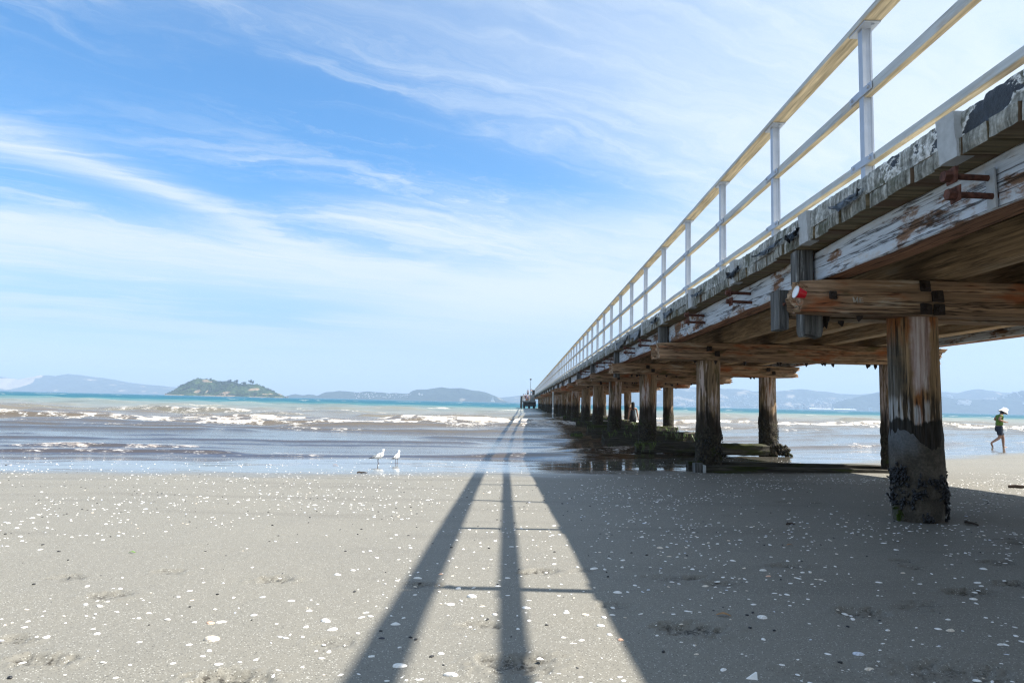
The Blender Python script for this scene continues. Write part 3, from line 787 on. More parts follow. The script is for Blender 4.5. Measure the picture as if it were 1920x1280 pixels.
# ------------------------------------------------------------------ sea air
def haze():
    bm = bmesh.new()
    bm_box(bm, -6200, 6200, -300, 5600, SEA - 6, 190)
    o = from_bm('haze', bm, None, None, smooth=False)
    m = bpy.data.materials.new('sea haze'); m.use_nodes = True
    nt = m.node_tree; nt.nodes.remove(nt.nodes['Principled BSDF'])
    v = nt.nodes.new('ShaderNodeVolumePrincipled')
    v.inputs['Color'].default_value = (0.47, 0.65, 0.90, 1); v.inputs['Density'].default_value = HAZE
    v.inputs['Anisotropy'].default_value = 0.0
    nt.links.new(v.outputs[0], nt.nodes['Material Output'].inputs['Volume'])
    o.data.materials.append(m)
    tag(o, 'thin blue sea haze over the bay', 'haze', kind='stuff')
HAZE = 0.00028
haze()
# ------------------------------------------------------------------ timber pier
ZB, ZC0, ZC1, ZD, ZT = 0.66, 0.905, 1.145, 1.228, 1.35     # cap bottom, cap top, plank bottom, plank top, topping
XE, XR = 1.93, 6.06                                          # deck edges
PIER_END = 118.0
NB = 23
YB = [4.72 + 4.98 * k for k in range(NB)]                    # front face of each front cap

W_STR = wood('peeling grey stringer timber', 1, (0.20, 0.115, 0.070), pale=(0.58, 0.63, 0.69), pale_amt=(0.385, 0.47), rust=(0.36, 0.15, 0.075), rust_amt=(0.55, 0.68), crack=0.85, bump=0.7, green=(0.10, 0.095, 0.06), green_amt=(0.66, 0.8), paint_side=True, under=(0.27, 0.14, 0.085), pa=1.3)
W_INN = wood('brown inner stringer timber', 1, (0.365, 0.257, 0.155), pale=(0.40, 0.33, 0.24), pale_amt=(0.5, 0.72), rust=(0.26, 0.12, 0.05), rust_amt=(0.62, 0.78), crack=0.45, bump=0.35)
W_CAP = wood('brown hardwood cap timber', 0, (0.310, 0.205, 0.128), pale=(0.50, 0.43, 0.34), pale_amt=(0.54, 0.70), rust=(0.38, 0.135, 0.055), rust_amt=(0.51, 0.66), green=(0.105, 0.088, 0.032), green_amt=(0.55, 0.68), crack=0.8, bump=0.7, pa=1.1)
W_PILE = wood('tide stained pile timber', 2, (0.250, 0.175, 0.106), pale=(0.56, 0.45, 0.40), pale_amt=(0.52, 0.60), rust=(0.33, 0.14, 0.055), rust_amt=(0.55, 0.66), green=(0.095, 0.085, 0.028), green_amt=(0.57, 0.70), crack=0.85, bump=0.9, tide=-0.20)
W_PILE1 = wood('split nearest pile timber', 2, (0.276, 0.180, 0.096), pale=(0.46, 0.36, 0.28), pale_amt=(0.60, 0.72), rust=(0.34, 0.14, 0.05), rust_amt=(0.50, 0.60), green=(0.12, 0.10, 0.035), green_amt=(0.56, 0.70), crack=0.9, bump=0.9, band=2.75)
def plank_mat():
    m, t, b = new_mat('lichened deck plank')
    p = t.pos()
    n = t.noise(p, 28, 6, 0.7)
    st = t.noise(t.mapping(p, (1, 24, 2.2)), 1.0, 6, 0.66)
    nx = t.sep(t.n.new('ShaderNodeNewGeometry').outputs['Normal'])[0]
    face = t.ramp(t.math('ADD', t.math('MULTIPLY', n, 0.35), t.math('MULTIPLY', st, 0.65)), [(0.34, (0.035, 0.036, 0.028)), (0.45, (0.14, 0.14, 0.12)), (0.55, (0.32, 0.32, 0.29)), (0.66, (0.62, 0.61, 0.57))])
    mo = t.noise(p, 4.5, 5, 0.6)
    face = t.mix(t.math('MULTIPLY', t.rng(mo, 0.52, 0.66), 0.75), face, (0.060, 0.064, 0.032))
    gr = t.noise(t.mapping(p, (1.6, 30, 30)), 1.0, 5, 0.6)
    und = t.ramp(gr, [(0.3, (0.07, 0.058, 0.034)), (0.5, (0.17, 0.14, 0.082)), (0.7, (0.28, 0.22, 0.14))])
    cell = t.noise(t.mapping(p, (0.05, 4.6, 0.05)), 1.0, 1, 0.5)
    und = t.mix(t.rng(cell, 0.52, 0.60), und, (0.14, 0.095, 0.062))
    t.put(b.inputs['Base Color'], t.mix(t.rng(nx, -0.4, -0.75), und, face))
    b.inputs['Roughness'].default_value = 0.9; b.inputs['Specular IOR Level'].default_value = 0.25
    t.put(b.inputs['Normal'], t.bump(t.math('ADD', n, t.math('MULTIPLY', st, 0.6)), 0.7, 0.010))
    return m
W_PLANK = plank_mat()
W_STUB = wood('blue grey post timber', 2, (0.115, 0.115, 0.112), pale=(0.50, 0.51, 0.50), pale_amt=(0.60, 0.74), rust=(0.20, 0.08, 0.035), rust_amt=(0.62, 0.74), crack=0.6, bump=0.5)
W_SILL = wood('dark mossy sill timber', 0, (0.055, 0.050, 0.040), pale=(0.19, 0.17, 0.14), pale_amt=(0.60, 0.78), green=(0.050, 0.062, 0.014), green_amt=(0.50, 0.62), crack=0.4, bump=0.8)
W_RAIL = wood('pale sawn rail timber', 1, (0.54, 0.45, 0.31), pale=(0.56, 0.60, 0.62), pale_amt=(0.02, 0.05), rust=(0.42, 0.29, 0.15), rust_amt=(0.56, 0.75), crack=0.10, bump=0.15, dark=(0.1, 0.08, 0.05), paint_side=True, under=(0.56, 0.465, 0.32))
M_RUST = simple_mat('rusty iron', (0.105, 0.042, 0.028), 0.85, 0.55, 40, 0.15, 0.5)
M_DKRUST = simple_mat('dark crusted iron', (0.032, 0.022, 0.017), 0.85, 0.5, 40, 0.1, 0.5)
M_ALU = simple_mat('dull aluminium', (0.44, 0.48, 0.55), 0.5, 0.08, 12, 0.35, 0.05)
M_CONC = simple_mat('pale grey concrete', (0.40, 0.42, 0.43), 0.9, 0.12, 22, 0, 0.25)
M_MEMB = simple_mat('torn bitumen sheet', (0.020, 0.024, 0.030), 0.35, 0.5, 18, 0, 0.5, 0.6)
M_MEMB2 = simple_mat('torn grey plastic sheet', (0.15, 0.18, 0.22), 0.32, 0.5, 30, 0, 0.4, 0.6)
M_MUSS = simple_mat('black mussel shell', (0.014, 0.015, 0.018), 0.55, 0.5, 60, 0, 0.5, 0.5)
def topping_mat():
    m, t, b = new_mat('lichen and bitumen topping')
    p = t.pos()
    n = t.noise(p, 30, 6, 0.7)
    st = t.noise(t.mapping(p, (1, 26, 2.6)), 1.0, 5, 0.65)           # streaks running down
    col = t.ramp(t.math('ADD', t.math('MULTIPLY', n, 0.45), t.math('MULTIPLY', st, 0.55)), [(0.35, (0.050, 0.052, 0.045)), (0.45, (0.17, 0.175, 0.16)), (0.54, (0.36, 0.37, 0.35)), (0.64, (0.72, 0.73, 0.71))])
    moss = t.noise(p, 5, 5, 0.6)
    col = t.mix(t.math('MULTIPLY', t.rng(moss, 0.54, 0.66), 0.7), col, (0.050, 0.056, 0.022))
    y = t.sep(p)[1]
    bit = t.noise(t.mapping(p, (2, 3.2, 5)), 1.0, 5, 0.62)
    bm_ = t.math('ADD', bit, t.rng(y, 4.5, 2.6, -0.10, 0.065))
    k = t.rng(bm_, 0.555, 0.575)
    col = t.mix(t.math('MULTIPLY', t.rng(bm_, 0.50, 0.55), t.rng(n, 0.42, 0.5)), col, (0.74, 0.75, 0.74))
    col = t.mix(k, col, t.ramp(n, [(0.35, (0.010, 0.012, 0.016)), (0.65, (0.030, 0.036, 0.046))]))
    t.put(b.inputs['Base Color'], col)
    t.put(b.inputs['Roughness'], t.rng(k, 0, 1, 0.9, 0.5))
    h = t.math('ADD', n, t.math('MULTIPLY', t.math('SUBTRACT', 1.0, k), 0.35))
    t.put(b.inputs['Normal'], t.bump(h, 0.8, 0.012))
    return m
M_TOP = topping_mat()

pier = empty('timber_pier', (0, 0, 0), 'long weathered timber pier on thick piles running from the beach out to sea', 'pier')

def beam_mesh(name, axis, a0, a1, c0, c1, d0, d1, seg, rough=0.006, rag0=0.0, rag1=0.0, seed=0, sub=3, edge=0.008):
    """squared timber along an axis: c = range on the next horizontal / first cross axis, d = the other. Worn, split ends"""
    prof = []
    def side(p, q):
        for k in range(sub): prof.append((p[0] + (q[0] - p[0]) * k / sub, p[1] + (q[1] - p[1]) * k / sub))
    e = edge
    P = [(c0 + e, d0), (c1 - e, d0), (c1, d0 + e), (c1, d1 - e), (c1 - e, d1), (c0 + e, d1), (c0, d1 - e), (c0, d0 + e)]
    for i in range(8):
        if i % 2 == 0: side(P[i], P[(i + 1) % 8])
        else: prof.append(P[i])
    n = len(prof)
    bm = bmesh.new(); rings = []
    cm, dm = (c0 + c1) / 2, (d0 + d1) / 2
    for s in range(seg + 1):
        f = s / seg; a = a0 + (a1 - a0) * f
        ring = []
        for (c, d) in prof:
            aa = a
            w = mnoise.noise(Vector((c * 14 + seed, d * 14, seed * 2.7)))
            w += 0.6 * mnoise.noise(Vector((c * 40 + seed, d * 40, seed * 1.7)))
            if rag0: aa += (w * 0.9 + 0.25) * rag0 * max(0, 1 - f * 6)
            if rag1: aa -= (w * 0.9 + 0.25) * rag1 * max(0, 1 - (1 - f) * 6)
            q = Vector((aa * 2.2, c * 9, d * 9 + seed * 5))
            dc = mnoise.noise(q) * rough; dd = mnoise.noise(q + Vector((9, 3, 1))) * rough
            dc += mnoise.noise(q * 4) * rough * 0.4; dd += mnoise.noise(q * 4 + Vector((5, 5, 2))) * rough * 0.4
            sag = 1 - 0.12 * (max(0, 1 - f * 14) * (1 if rag0 else 0) + max(0, 1 - (1 - f) * 14) * (1 if rag1 else 0))
            cc = cm + (c - cm) * sag + dc; d2 = dm + (d - dm) * sag + dd
            ring.append(bm.verts.new((aa, cc, d2) if axis == 0 else ((cc, aa, d2) if axis == 1 else (cc, d2, aa))))
        rings.append(ring)
    for r0, r1 in zip(rings, rings[1:]):
        for k in range(n): bm.faces.new((r0[k], r0[(k + 1) % n], r1[(k + 1) % n], r1[k]))
    for r, sgn in ((rings[0], 1), (rings[-1], -1)):
        co = sum((v.co for v in r), Vector()) / n
        inner = [bm.verts.new(co + (v.co - co) * 0.55 + Vector((0.02 * sgn * mnoise.noise(v.co * 20) if axis == 0 else 0, 0, 0))) for v in r]
        for k in range(n): bm.faces.new((r[k], r[(k + 1) % n], inner[(k + 1) % n], inner[k]))
        bm.faces.new(inner)
    bmesh.ops.recalc_face_normals(bm, faces=bm.faces)
    me = bpy.data.meshes.new(name); bm.to_mesh(me); bm.free(); finish(me, True, 35)
    return me
def beam(name, mat, parent, *a, **k):
    return link(name, beam_mesh(name, *a, **k), mat, parent)

# --- deck: planks laid across, their ends showing, and the topping over them
def build_deck():
    rnd = random.Random(3)
    bm = bmesh.new(); y = -7.0
    while y < PIER_END:
        w = rnd.uniform(0.15, 0.25)
        j = rnd.uniform(-0.012, 0.010); dz = rnd.uniform(-0.006, 0.006)
        x0 = XE + j; g = 0.006
        if y < 30:
            n = 5
            lo = []; 
            vs = []
            for ix in range(2):
                for iy in range(n + 1):
                    yy = y + g + (w - 2 * g) * iy / n
                    for iz in range(4):
                        zz = ZC1 + dz + (ZD - ZC1) * iz / 3
                        if ix == 0:
                            nn = mnoise.noise(Vector((yy * 30, zz * 20, 2.0))) * 0.006
                            edge = 0.006 if (iy in (0, n) or iz in (0, 3)) else 0
                            vs.append(bm.verts.new((x0 + nn + edge, yy, zz + (0.004 * mnoise.noise(Vector((yy * 40, 0, zz * 40))) if iz == 0 else 0))))
                        else: vs.append(bm.verts.new((XR + j, yy, zz)))
            def V(ix, iy, iz): return vs[(ix * (n + 1) + iy) * 4 + iz]
            for iy in range(n):
                for iz in range(3):
                    for ix in (0, 1): bm.faces.new((V(ix, iy, iz), V(ix, iy + 1, iz), V(ix, iy + 1, iz + 1), V(ix, iy, iz + 1)))
                bm.faces.new((V(0, iy, 0), V(0, iy + 1, 0), V(1, iy + 1, 0), V(1, iy, 0)))
                bm.faces.new((V(0, iy, 3), V(0, iy + 1, 3), V(1, iy + 1, 3), V(1, iy, 3)))
            for iz in range(3):
                bm.faces.new((V(0, 0, iz), V(1, 0, iz), V(1, 0, iz + 1), V(0, 0, iz + 1)))
                bm.faces.new((V(0, n, iz), V(1, n, iz), V(1, n, iz + 1), V(0, n, iz + 1)))
        else: bm_box(bm, x0, XR + j, y + g, y + w - g, ZC1 + dz, ZD + dz)
        y += w
    from_bm('deck_planks', bm, W_PLANK, pier, smooth=False)
    # topping: a slab whose outer face is rough and stepped
    ys = [-7.0]
    while ys[-1] < PIER_END: ys.append(ys[-1] + (0.022 if 1.5 < ys[-1] < 12 else (0.06 if ys[-1] < 30 else 0.3)))
    zs = np.linspace(0, 1, 7)
    bm = bmesh.new(); rows = []
    step = {}
    for y in ys:
        b = int(math.floor((y + 100 + 0.05 * math.sin(y * 3)) / 0.21))
        if b not in step: step[b] = (rnd.uniform(-0.005, 0.004), rnd.uniform(-0.010, 0.004))
        sx, sz = step[b]
        row = []
        for f in zs:
            n1 = mnoise.noise(Vector((y * 9, f * 2, 1))) * 0.005 + mnoise.noise(Vector((y * 34, f * 6, 4))) * 0.004
            x = XE + 0.012 + sx * 0.8 + n1 + 0.014 * max(0, f - 0.75) * 4 * 0.5
            z = ZD + 0.004 + (ZT - ZD) * f + (sz + mnoise.noise(Vector((y * 22, 3, 0))) * 0.010) * f
            row.append(bm.verts.new((x, y, z)))
        row.append(bm.verts.new((XE + 0.35, y, ZT + 0.0)))
        row.append(bm.verts.new((XR - 0.02, y, ZT)))
        row.append(bm.verts.new((XR - 0.02, y, ZD + 0.004)))
        rows.append(row)
    for r0, r1 in zip(rows, rows[1:]):
        n = len(r0)
        for k in range(n): bm.faces.new((r0[k], r0[(k + 1) % n], r1[(k + 1) % n], r1[k]))
    bm.faces.new(rows[0]); bm.faces.new(rows[-1])
    from_bm('deck_topping', bm, M_TOP, pier, angle=50)
    # grout filling the sockets of the old rail posts
    for k in range(-1, 26):
        y = 3.09 + 1.62 * k; w = rnd.uniform(0.055, 0.085) * (1.15 if k == 0 else 1)
        bm = bmesh.new(); n = 7; rows = []
        for i in range(n + 1):
            f = i / n; row = []
            z = ZC1 - 0.004 + (ZT + 0.012 - ZC1) * f
            for q in range(5):
                yy = y - w + 2 * w * q / 4 + 0.010 * mnoise.noise(Vector((q * 3 + k * 7, f * 5, 1))) + (0.02 * f - 0.01)
                row.append(bm.verts.new((XE - 0.016 + 0.006 * mnoise.noise(Vector((q * 2.1, f * 6, k))), yy, z + (0.008 * mnoise.noise(Vector((q * 2 + k, 0, 0))) if i in (0, n) else 0))))
            rows.append(row)
        for r0, r1 in zip(rows, rows[1:]):
            for q in range(4): bm.faces.new((r0[q], r0[q + 1], r1[q + 1], r1[q]))
        bx = [bm.verts.new((XE + 0.06, v.co.y, v.co.z)) for v in (rows[0][0], rows[0][-1], rows[-1][-1], rows[-1][0])]
        bm.faces.new(bx)
        bm.faces.new([*rows[0], bx[1], bx[0]]); bm.faces.new([*rows[-1], bx[2], bx[3]])
        bm.faces.new([*[r[0] for r in rows], bx[3], bx[0]]); bm.faces.new([*[r[-1] for r in rows], bx[2], bx[1]])
        from_bm('concrete_patch', bm, M_CONC, pier, angle=50)
build_deck()

# --- torn sheet hanging out of the joint between planks and topping
def flap(y, w, h, seed, mat, lab, z0=ZD + 0.02, out=0.05):
    bm = bmesh.new(); nx, nz = 15, 8; rows = []
    for i in range(nx + 1):
        f = i / nx; row = []
        prof = math.sin(PI * f) ** 0.6
        for j in range(nz + 1):
            g = j / nz
            hh = h * prof * (0.7 + 0.6 * mnoise.noise(Vector((f * 4, seed, 0))))
            x = XE - 0.012 - out * g * (0.5 + 0.7 * mnoise.noise(Vector((f * 6, g * 4, seed)))) - 0.018 * mnoise.noise(Vector((f * 12, g * 8, seed + 3)))
            row.append(bm.verts.new((min(x, XE - 0.012), y + (f - 0.5) * w + 0.02 * mnoise.noise(Vector((f * 5, g * 5, seed + 7))), z0 + 0.02 - hh * g + 0.012 * mnoise.noise(Vector((f * 9, g * 9, seed + 9))))))
        rows.append(row)
    for r0, r1 in zip(rows, rows[1:]):
        for j in range(nz): bm.faces.new((r0[j], r0[j + 1], r1[j + 1], r1[j]))
    bmesh.ops.solidify(bm, geom=bm.faces[:], thickness=0.003)
    o = from_bm('torn_membrane', bm, mat, pier, angle=0)
    o['label'] = lab
for i, (px, w, h, mt, lab) in enumerate(((1592, .36, .085, M_MEMB2, 'crumpled grey plastic sheet hanging from the deck edge'), (1441, .62, .07, M_MEMB2, 'long torn grey strip hanging from the deck edge'),
        (1490, .22, .10, M_MEMB, 'black tangled strip beside the concrete patch'), (1377, .32, .12, M_MEMB, 'black torn strip below the third concrete patch'), (1308, .4, .06, M_MEMB2, 'small pale torn strip'),
        (1252, .5, .12, M_MEMB2, 'pale torn strip above the second row of piles'), (1226, .5, .08, M_MEMB, 'black torn strip'), (1190, 1.1, .22, M_MEMB2, 'large pale crumpled sheet on the deck edge'), (1166, 1.6, .2, M_MEMB, 'dark crumpled sheet on the deck edge'))):
    flap(F * XE / (px - 980.0), w, h, i * 3.3 + 1, mt, lab)

# --- rusty bolts left from the old posts, under the deck edge
def anchor(y, zs, first=False):
    for q, z in enumerate(zs):
        bm = bmesh.new()
        yy = y + 0.012 * (1 - 2 * q)
        bm_tube(bm, [(2.10, yy, z - 0.006), (1.90, yy, z)], 0.0145, 8)
        bm_box(bm, 1.893, 1.903, yy - 0.037, yy + 0.037, z - 0.036, z + 0.036, 0.004, 0.002)
        bm_tube(bm, [(1.893, yy, z), (1.858, yy, z)], 0.026, 6)
        from_bm('anchor_bolt', bm, M_RUST, pier, angle=30)
    if first:
        bm = bmesh.new()
        bm_box(bm, 2.058, 2.070, y - 0.03, y + 0.03, zs[1] - 0.06, zs[0] + 0.03, 0.004, 0.002)
        o = from_bm('strap_plate', bm, M_CONC, pier); o['label'] = 'pale iron strap under the nearest pair of bolts'
anchor(3.02, (1.052, 0.962), True)
for k in range(1, 14):
    if k % 3 == 1: continue
    anchor(3.09 + 1.62 * k, (1.06, 0.975))

# --- stringers
YS = [-5.24] + [y + 0.25 for y in YB] + [PIER_END]
for k in range(len(YS) - 1):
    a0, a1 = YS[k], YS[k + 1]
    lab = None
    near = k < 3
    o = beam('stringer', W_STR, pier, 1, a0 + 0.015, a1 - 0.015, 2.08 + 0.012 * math.sin(k * 2.1), 2.25, ZC0 + 0.008 * math.sin(k * 1.7), ZC1 - 0.004, 44 if near else 12, 0.007 if near else 0.004, 0.03 if k == 1 else 0, 0.03 if k == 0 else 0, k * 1.3)
    if k == 0: o['label'] = 'nearest pale peeling outer stringer with rust red patches'
for i, x in enumerate((2.82, 3.50, 4.20, 4.95, 5.66)):
    for k in range(0, len(YS) - 1, 4):
        a0 = YS[k]; a1 = YS[min(k + 4, len(YS) - 1)]
        beam('stringer', W_INN if i < 4 else W_STR, pier, 1, a0 + 0.01, a1 - 0.01, x, x + 0.17, ZC0 + 0.004 + 0.01 * math.sin(i * 3 + k), ZC1 - 0.004, 30, 0.007, seed=i * 7 + k)

# --- bents: paired caps, piles, stub posts, sills
def bolt_head(par, x, y, z, s=0.034, mat=None):
    bm = bmesh.new()
    bm_box(bm, x - s, x + s, y - 0.012, y + 0.004, z - s, z + s, 0.006, 0.004)
    bm_tube(bm, [(x, y - 0.012, z), (x, y - 0.034, z)], s * 0.55, 6)
    return from_bm('bolt_head', bm, mat or M_DKRUST, par)
def pile_mesh(x, y, r, zt, zb, seed, rings=46, seg=30, crust=1.0, lean=0.0, rot=False):
    bm = bmesh.new(); R = []
    for i in range(rings + 1):
        f = i / rings; z = zt + (zb - zt) * f; row = []
        for k in range(seg):
            t = 2 * PI * k / seg; c, s = math.cos(t), math.sin(t)
            rr = r * (1 + 0.05 * mnoise.noise(Vector((c * 1.4 + seed, s * 1.4, z * 0.9))) + 0.022 * mnoise.noise(Vector((c * 9 + seed, s * 9, z * 1.1))))
            if rot: rr *= 1 - 0.16 * min(1, max(0, (-0.30 - z) / 0.08))      # eaten away inside the collar
            low = min(1, max(0, (-0.20 + 0.22 * mnoise.noise(Vector((c * 1.1, s * 1.1, seed))) - z) / 0.16))
            nb = mnoise.noise(Vector((c * 3.4 + seed, s * 3.4, z * 9))); nb2 = mnoise.noise(Vector((c * 9, s * 9 + seed, z * 26)))
            rr += crust * low * (0.012 + 0.022 * nb + 0.012 * nb2)
            row.append(bm.verts.new((x + rr * c + lean * (zt - z), y + rr * s, z)))
        R.append(row)
    for r0, r1 in zip(R, R[1:]):
        for k in range(seg): bm.faces.new((r0[k], r0[(k + 1) % seg], r1[(k + 1) % seg], r1[k]))
    bm.faces.new(R[0]); bm.faces.new(R[-1])
    bmesh.ops.recalc_face_normals(bm, faces=bm.faces)
    me = bpy.data.meshes.new('pile'); bm.to_mesh(me); bm.free(); finish(me, True, 0)
    return me
def mussels(par, x, y, r, spots, seed, name='mussel_cluster', lab=None):
    bm = bmesh.new(); rnd = random.Random(seed)
    for (ang, z, n, spread) in spots:
        for _ in range(n):
            a = math.radians(ang) + rnd.gauss(0, spread) / r; zz = z + rnd.gauss(0, spread)
            rr = r * rnd.uniform(0.99, 1.10)
            p = Vector((x + math.cos(a) * rr, y + math.sin(a) * rr, zz))
            rot = Matrix.Rotation(rnd.uniform(0, 6.3), 3, 'Z') @ Matrix.Rotation(rnd.uniform(-1.2, 1.2), 3, 'X')
            bm_blob(bm, p, (0.008, 0.007, rnd.uniform(0.013, 0.022)), 1, 0.2, rot, seed=rnd.random() * 9)
    o = from_bm(name, bm, M_MUSS, par, angle=0)
    o['kind'] = 'stuff'
    if lab: o['label'] = lab

def weed_mat():
    m, t, b = new_mat('bright green sea lettuce')
    n = t.noise(t.pos(), 14, 4, 0.6)
    t.put(b.inputs['Base Color'], t.ramp(n, [(0.3, (0.025, 0.035, 0.006)), (0.55, (0.060, 0.095, 0.012)), (0.75, (0.12, 0.19, 0.02))]))
    b.inputs['Roughness'].default_value = 0.45
    return m
M_WEED = weed_mat()
def weed(par, x0, x1, y0, y1, ztop, n, seed, lab=None, L=(0.05, 0.2)):
    bm = bmesh.new(); rnd = random.Random(seed)
    for _ in range(n):
        x = rnd.uniform(x0, x1); front = rnd.random() < 0.6
        y = y0 - 0.004 if front else rnd.uniform(y0, y1); z = ztop + 0.006 - (rnd.uniform(0, 0.10) if front else 0)
        l = rnd.uniform(*L); w = rnd.uniform(0.008, 0.022); a = rnd.uniform(-0.5, 0.5)
        pts = []
        for k in range(4):
            f = k / 3
            pts.append((x + a * l * f, y - (0.015 + 0.02 * rnd.random()) * (f if front else 0.2 * f) , z + (0.012 * (1 - f)) - (l * f if front else 0.004 * f)))
        v = []
        for k, q in enumerate(pts):
            ww = w * (1 - 0.8 * k / 3)
            v.append((bm.verts.new((q[0] - ww, q[1], q[2])), bm.verts.new((q[0] + ww, q[1] + 0.006, q[2]))))
        for p0, p1 in zip(v, v[1:]): bm.faces.new((p0[0], p0[1], p1[1], p1[0]))
    o = from_bm('seaweed', bm, M_WEED, par, angle=0)
    o['kind'] = 'stuff'
    if lab: o['label'] = lab

far_pile = None
for k in range(NB):
    y0 = YB[k]; rnd = random.Random(100 + k)
    near = k < 4; mid = k < 9
    cx0 = 1.885 + (0 if k < 3 else rnd.uniform(-0.06, 0.06)); cx1 = 5.95 + rnd.uniform(-0.08, 0.03)
    sg = 70 if k < 2 else (40 if mid else 10)
    capf = beam('cap_beam', W_CAP, pier, 0, cx0 if k else 1.895, cx1, y0, y0 + 0.185, ZB + (0 if k < 2 else rnd.uniform(-0.012, 0.012)), ZC0 - 0.005, sg, 0.006, 0.09 if k == 0 else 0.05, 0.22, 11 + k, 6 if near else 3, 0.007)
    capr = beam('cap_beam', W_CAP, pier, 0, cx0 + (0.06 if k == 0 else -0.02), cx1 - rnd.uniform(-.05, .12), y0 + 0.33, y0 + 0.51, ZB + 0.02 * rnd.uniform(-1, 0.6), ZC0 - 0.005, sg, 0.006, 0.08, 0.2, 41 + k, 5 if near else 3, 0.007)
    if k == 0:
        capf['label'] = 'nearest brown cap timber with a split grey end and scratched letters'
    px = (2.79, 2.66, 2.70)[k] if k < 3 else 2.70 + rnd.uniform(-0.05, 0.05)
    pr = (0.163, 0.168, 0.180)[k] if k < 3 else 0.18 + rnd.uniform(-0.015, 0.012)
    for side, x in enumerate((px, 5.25 + rnd.uniform(-0.04, 0.04))):
        yc = y0 + 0.245
        zb = min(ground_z(x, yc), SEA) - 0.25 if k else ground_z(x, yc) - 0.12
        me = pile_mesh(x, yc, pr if side == 0 else pr * 0.98, ZC0 - 0.02, zb, k * 5.1 + side * 2.3, 60 if near else 26, 36 if near else 16, 1.0 if not (k == 0 and side == 0) else 0.15, rnd.uniform(-0.02, 0.02) if k else 0.004, (k, side) == (0, 0))
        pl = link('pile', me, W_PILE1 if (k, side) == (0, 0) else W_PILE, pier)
        if k == 0 and side == 0: pl['label'] = 'nearest thick pile with a broken concrete collar at its foot'; PILE1 = pl; P1 = (x, yc, pr)
        if k in (0, 1) and side == 0 or (k < 3 and side == 1): pass
        if (k, side) == (1, 0): mussels(pl, x, yc, pr * 1.1, [(250, -.50, 24, .05), (300, -.62, 18, .05), (225, -.72, 14, .04), (350, -.45, 20, .06)], 5)
        if (k, side) == (2, 1): mussels(pl, x, yc, pr * 1.12, [(330, -.42, 30, .07), (350, -.62, 36, .07), (300, -.75, 20, .06), (0, -.88, 40, .06)], 6)
        if (k, side) == (2, 0): mussels(pl, x, yc, pr * 1.1, [(260, -.55, 30, .08), (230, -.8, 30, .06)], 7)
    # bolts through cap and pile
    if k == 0:
        for dx, z in ((-0.045, 0.862), (0.035, 0.79), (-0.04, 0.705), (0.042, 0.700)): bolt_head(capf, px + dx, y0 - 0.004, z, 0.038)
        bolt_head(capf, 2.115, y0 - 0.004, 0.783, 0.026, M_DKRUST)
    elif k < 6:
        for dx, z in ((-0.05, 0.82), (0.06, 0.75)): bolt_head(capf, px + dx, y0 - 0.004, z, 0.036)
        for dx, z in ((-0.05, 0.82), (0.06, 0.75)): bolt_head(capf, 5.25 + dx, y0 - 0.004, z, 0.036)
    # pointed bolt ends and grapes of mussels under the cap
    if k < 7:
        bm = bmesh.new()
        for _ in range(14 if k else 5):
            x = rnd.choice((rnd.uniform(2.2, 3.4), rnd.uniform(3.6, 5.7)))
            if k == 0: x = rnd.uniform(2.15, 2.5)
            yy = y0 + rnd.uniform(0.05, 0.45)
            h = rnd.uniform(0.03, 0.06)
            bm_tube(bm, [(x, yy, ZB + 0.02), (x, yy, ZB - h * 0.4), (x + rnd.uniform(-.01, .01), yy, ZB - h)], [0.026, 0.022, 0.004], 6)
        from_bm('bolt_tip', bm, M_DKRUST, capf)
        capf.children[-1]['kind'] = 'stuff'
    # stub of an old rail post against the stringer
    zlo = 0.515 if k == 0 else ZC0 + rnd.uniform(-0.05, 0.0)
    dx = 0 if k == 0 else rnd.uniform(-0.03, 0.03)
    if k == 0:
        o = beam('post_stub', W_STUB, pier, 2, 0.90, ZC1 - 0.002, 1.955, 2.072, y0 + 0.195, y0 + 0.325, 10, 0.005, seed=3)
        o = beam('post_stub', W_STUB, pier, 2, 0.520, 0.89, 1.992, 2.13, y0 + 0.19, y0 + 0.325, 10, 0.005, 0.02, 0, seed=8)
        o['label'] = 'short block hanging below the nearest cap timber'
        o = beam('post_stub', W_STUB, pier, 2, 0.585, 0.875, 1.872, 1.950, y0 + 0.345, y0 + 0.52, 10, 0.006, seed=13)
        o['label'] = 'dark block at the end of the rear cap timber'
        bolt_head(o, 1.91, y0 + 0.343, 0.77, 0.010, M_RUST)
    else:
        beam('post_stub', W_STUB, pier, 2, zlo - (0.3 if k == 2 else 0), ZC1 - 0.002, 1.955 + dx, 2.07 + dx, y0 + 0.195, y0 + 0.345, 8 if mid else 3, 0.005, seed=k)
    # low sill tying the feet of the piles
    if k == 1:
        for q, (ya, z0_, z1_) in enumerate(((y0 - 0.17, -0.90, -0.792), (y0 + 0.47, -0.93, -0.785))):
            o = beam('sill_beam', W_SILL, pier, 0, 2.52 if q == 0 else 2.42, 5.05 if q == 0 else 5.6, ya, ya + 0.13, z0_, z1_, 40, 0.008, 0.02, 0.03, 70 + q)
            if q == 0: o['label'] = 'low squared sill lying on the sand between the second pair of piles'
        o = beam('sill_beam', W_STUB, pier, 2, -0.93, -0.765, 2.365, 2.47, y0 - 0.18, y0 - 0.03, 6, 0.006, seed=77); o['label'] = 'short upright block at the end of the sill on the sand'
        o = beam('sill_beam', M_CONC, pier, 2, -0.93, -0.79, 2.474, 2.515, y0 - 0.19, y0 - 0.02, 6, 0.004, seed=78); o['label'] = 'pale packing piece beside the sill block'
    elif 2 <= k < 12:
        zt_ = (-0.735, -0.72, -0.70, -0.70)[min(k - 2, 3)] + rnd.uniform(-0.015, 0.015)
        ye = y0 - 0.16
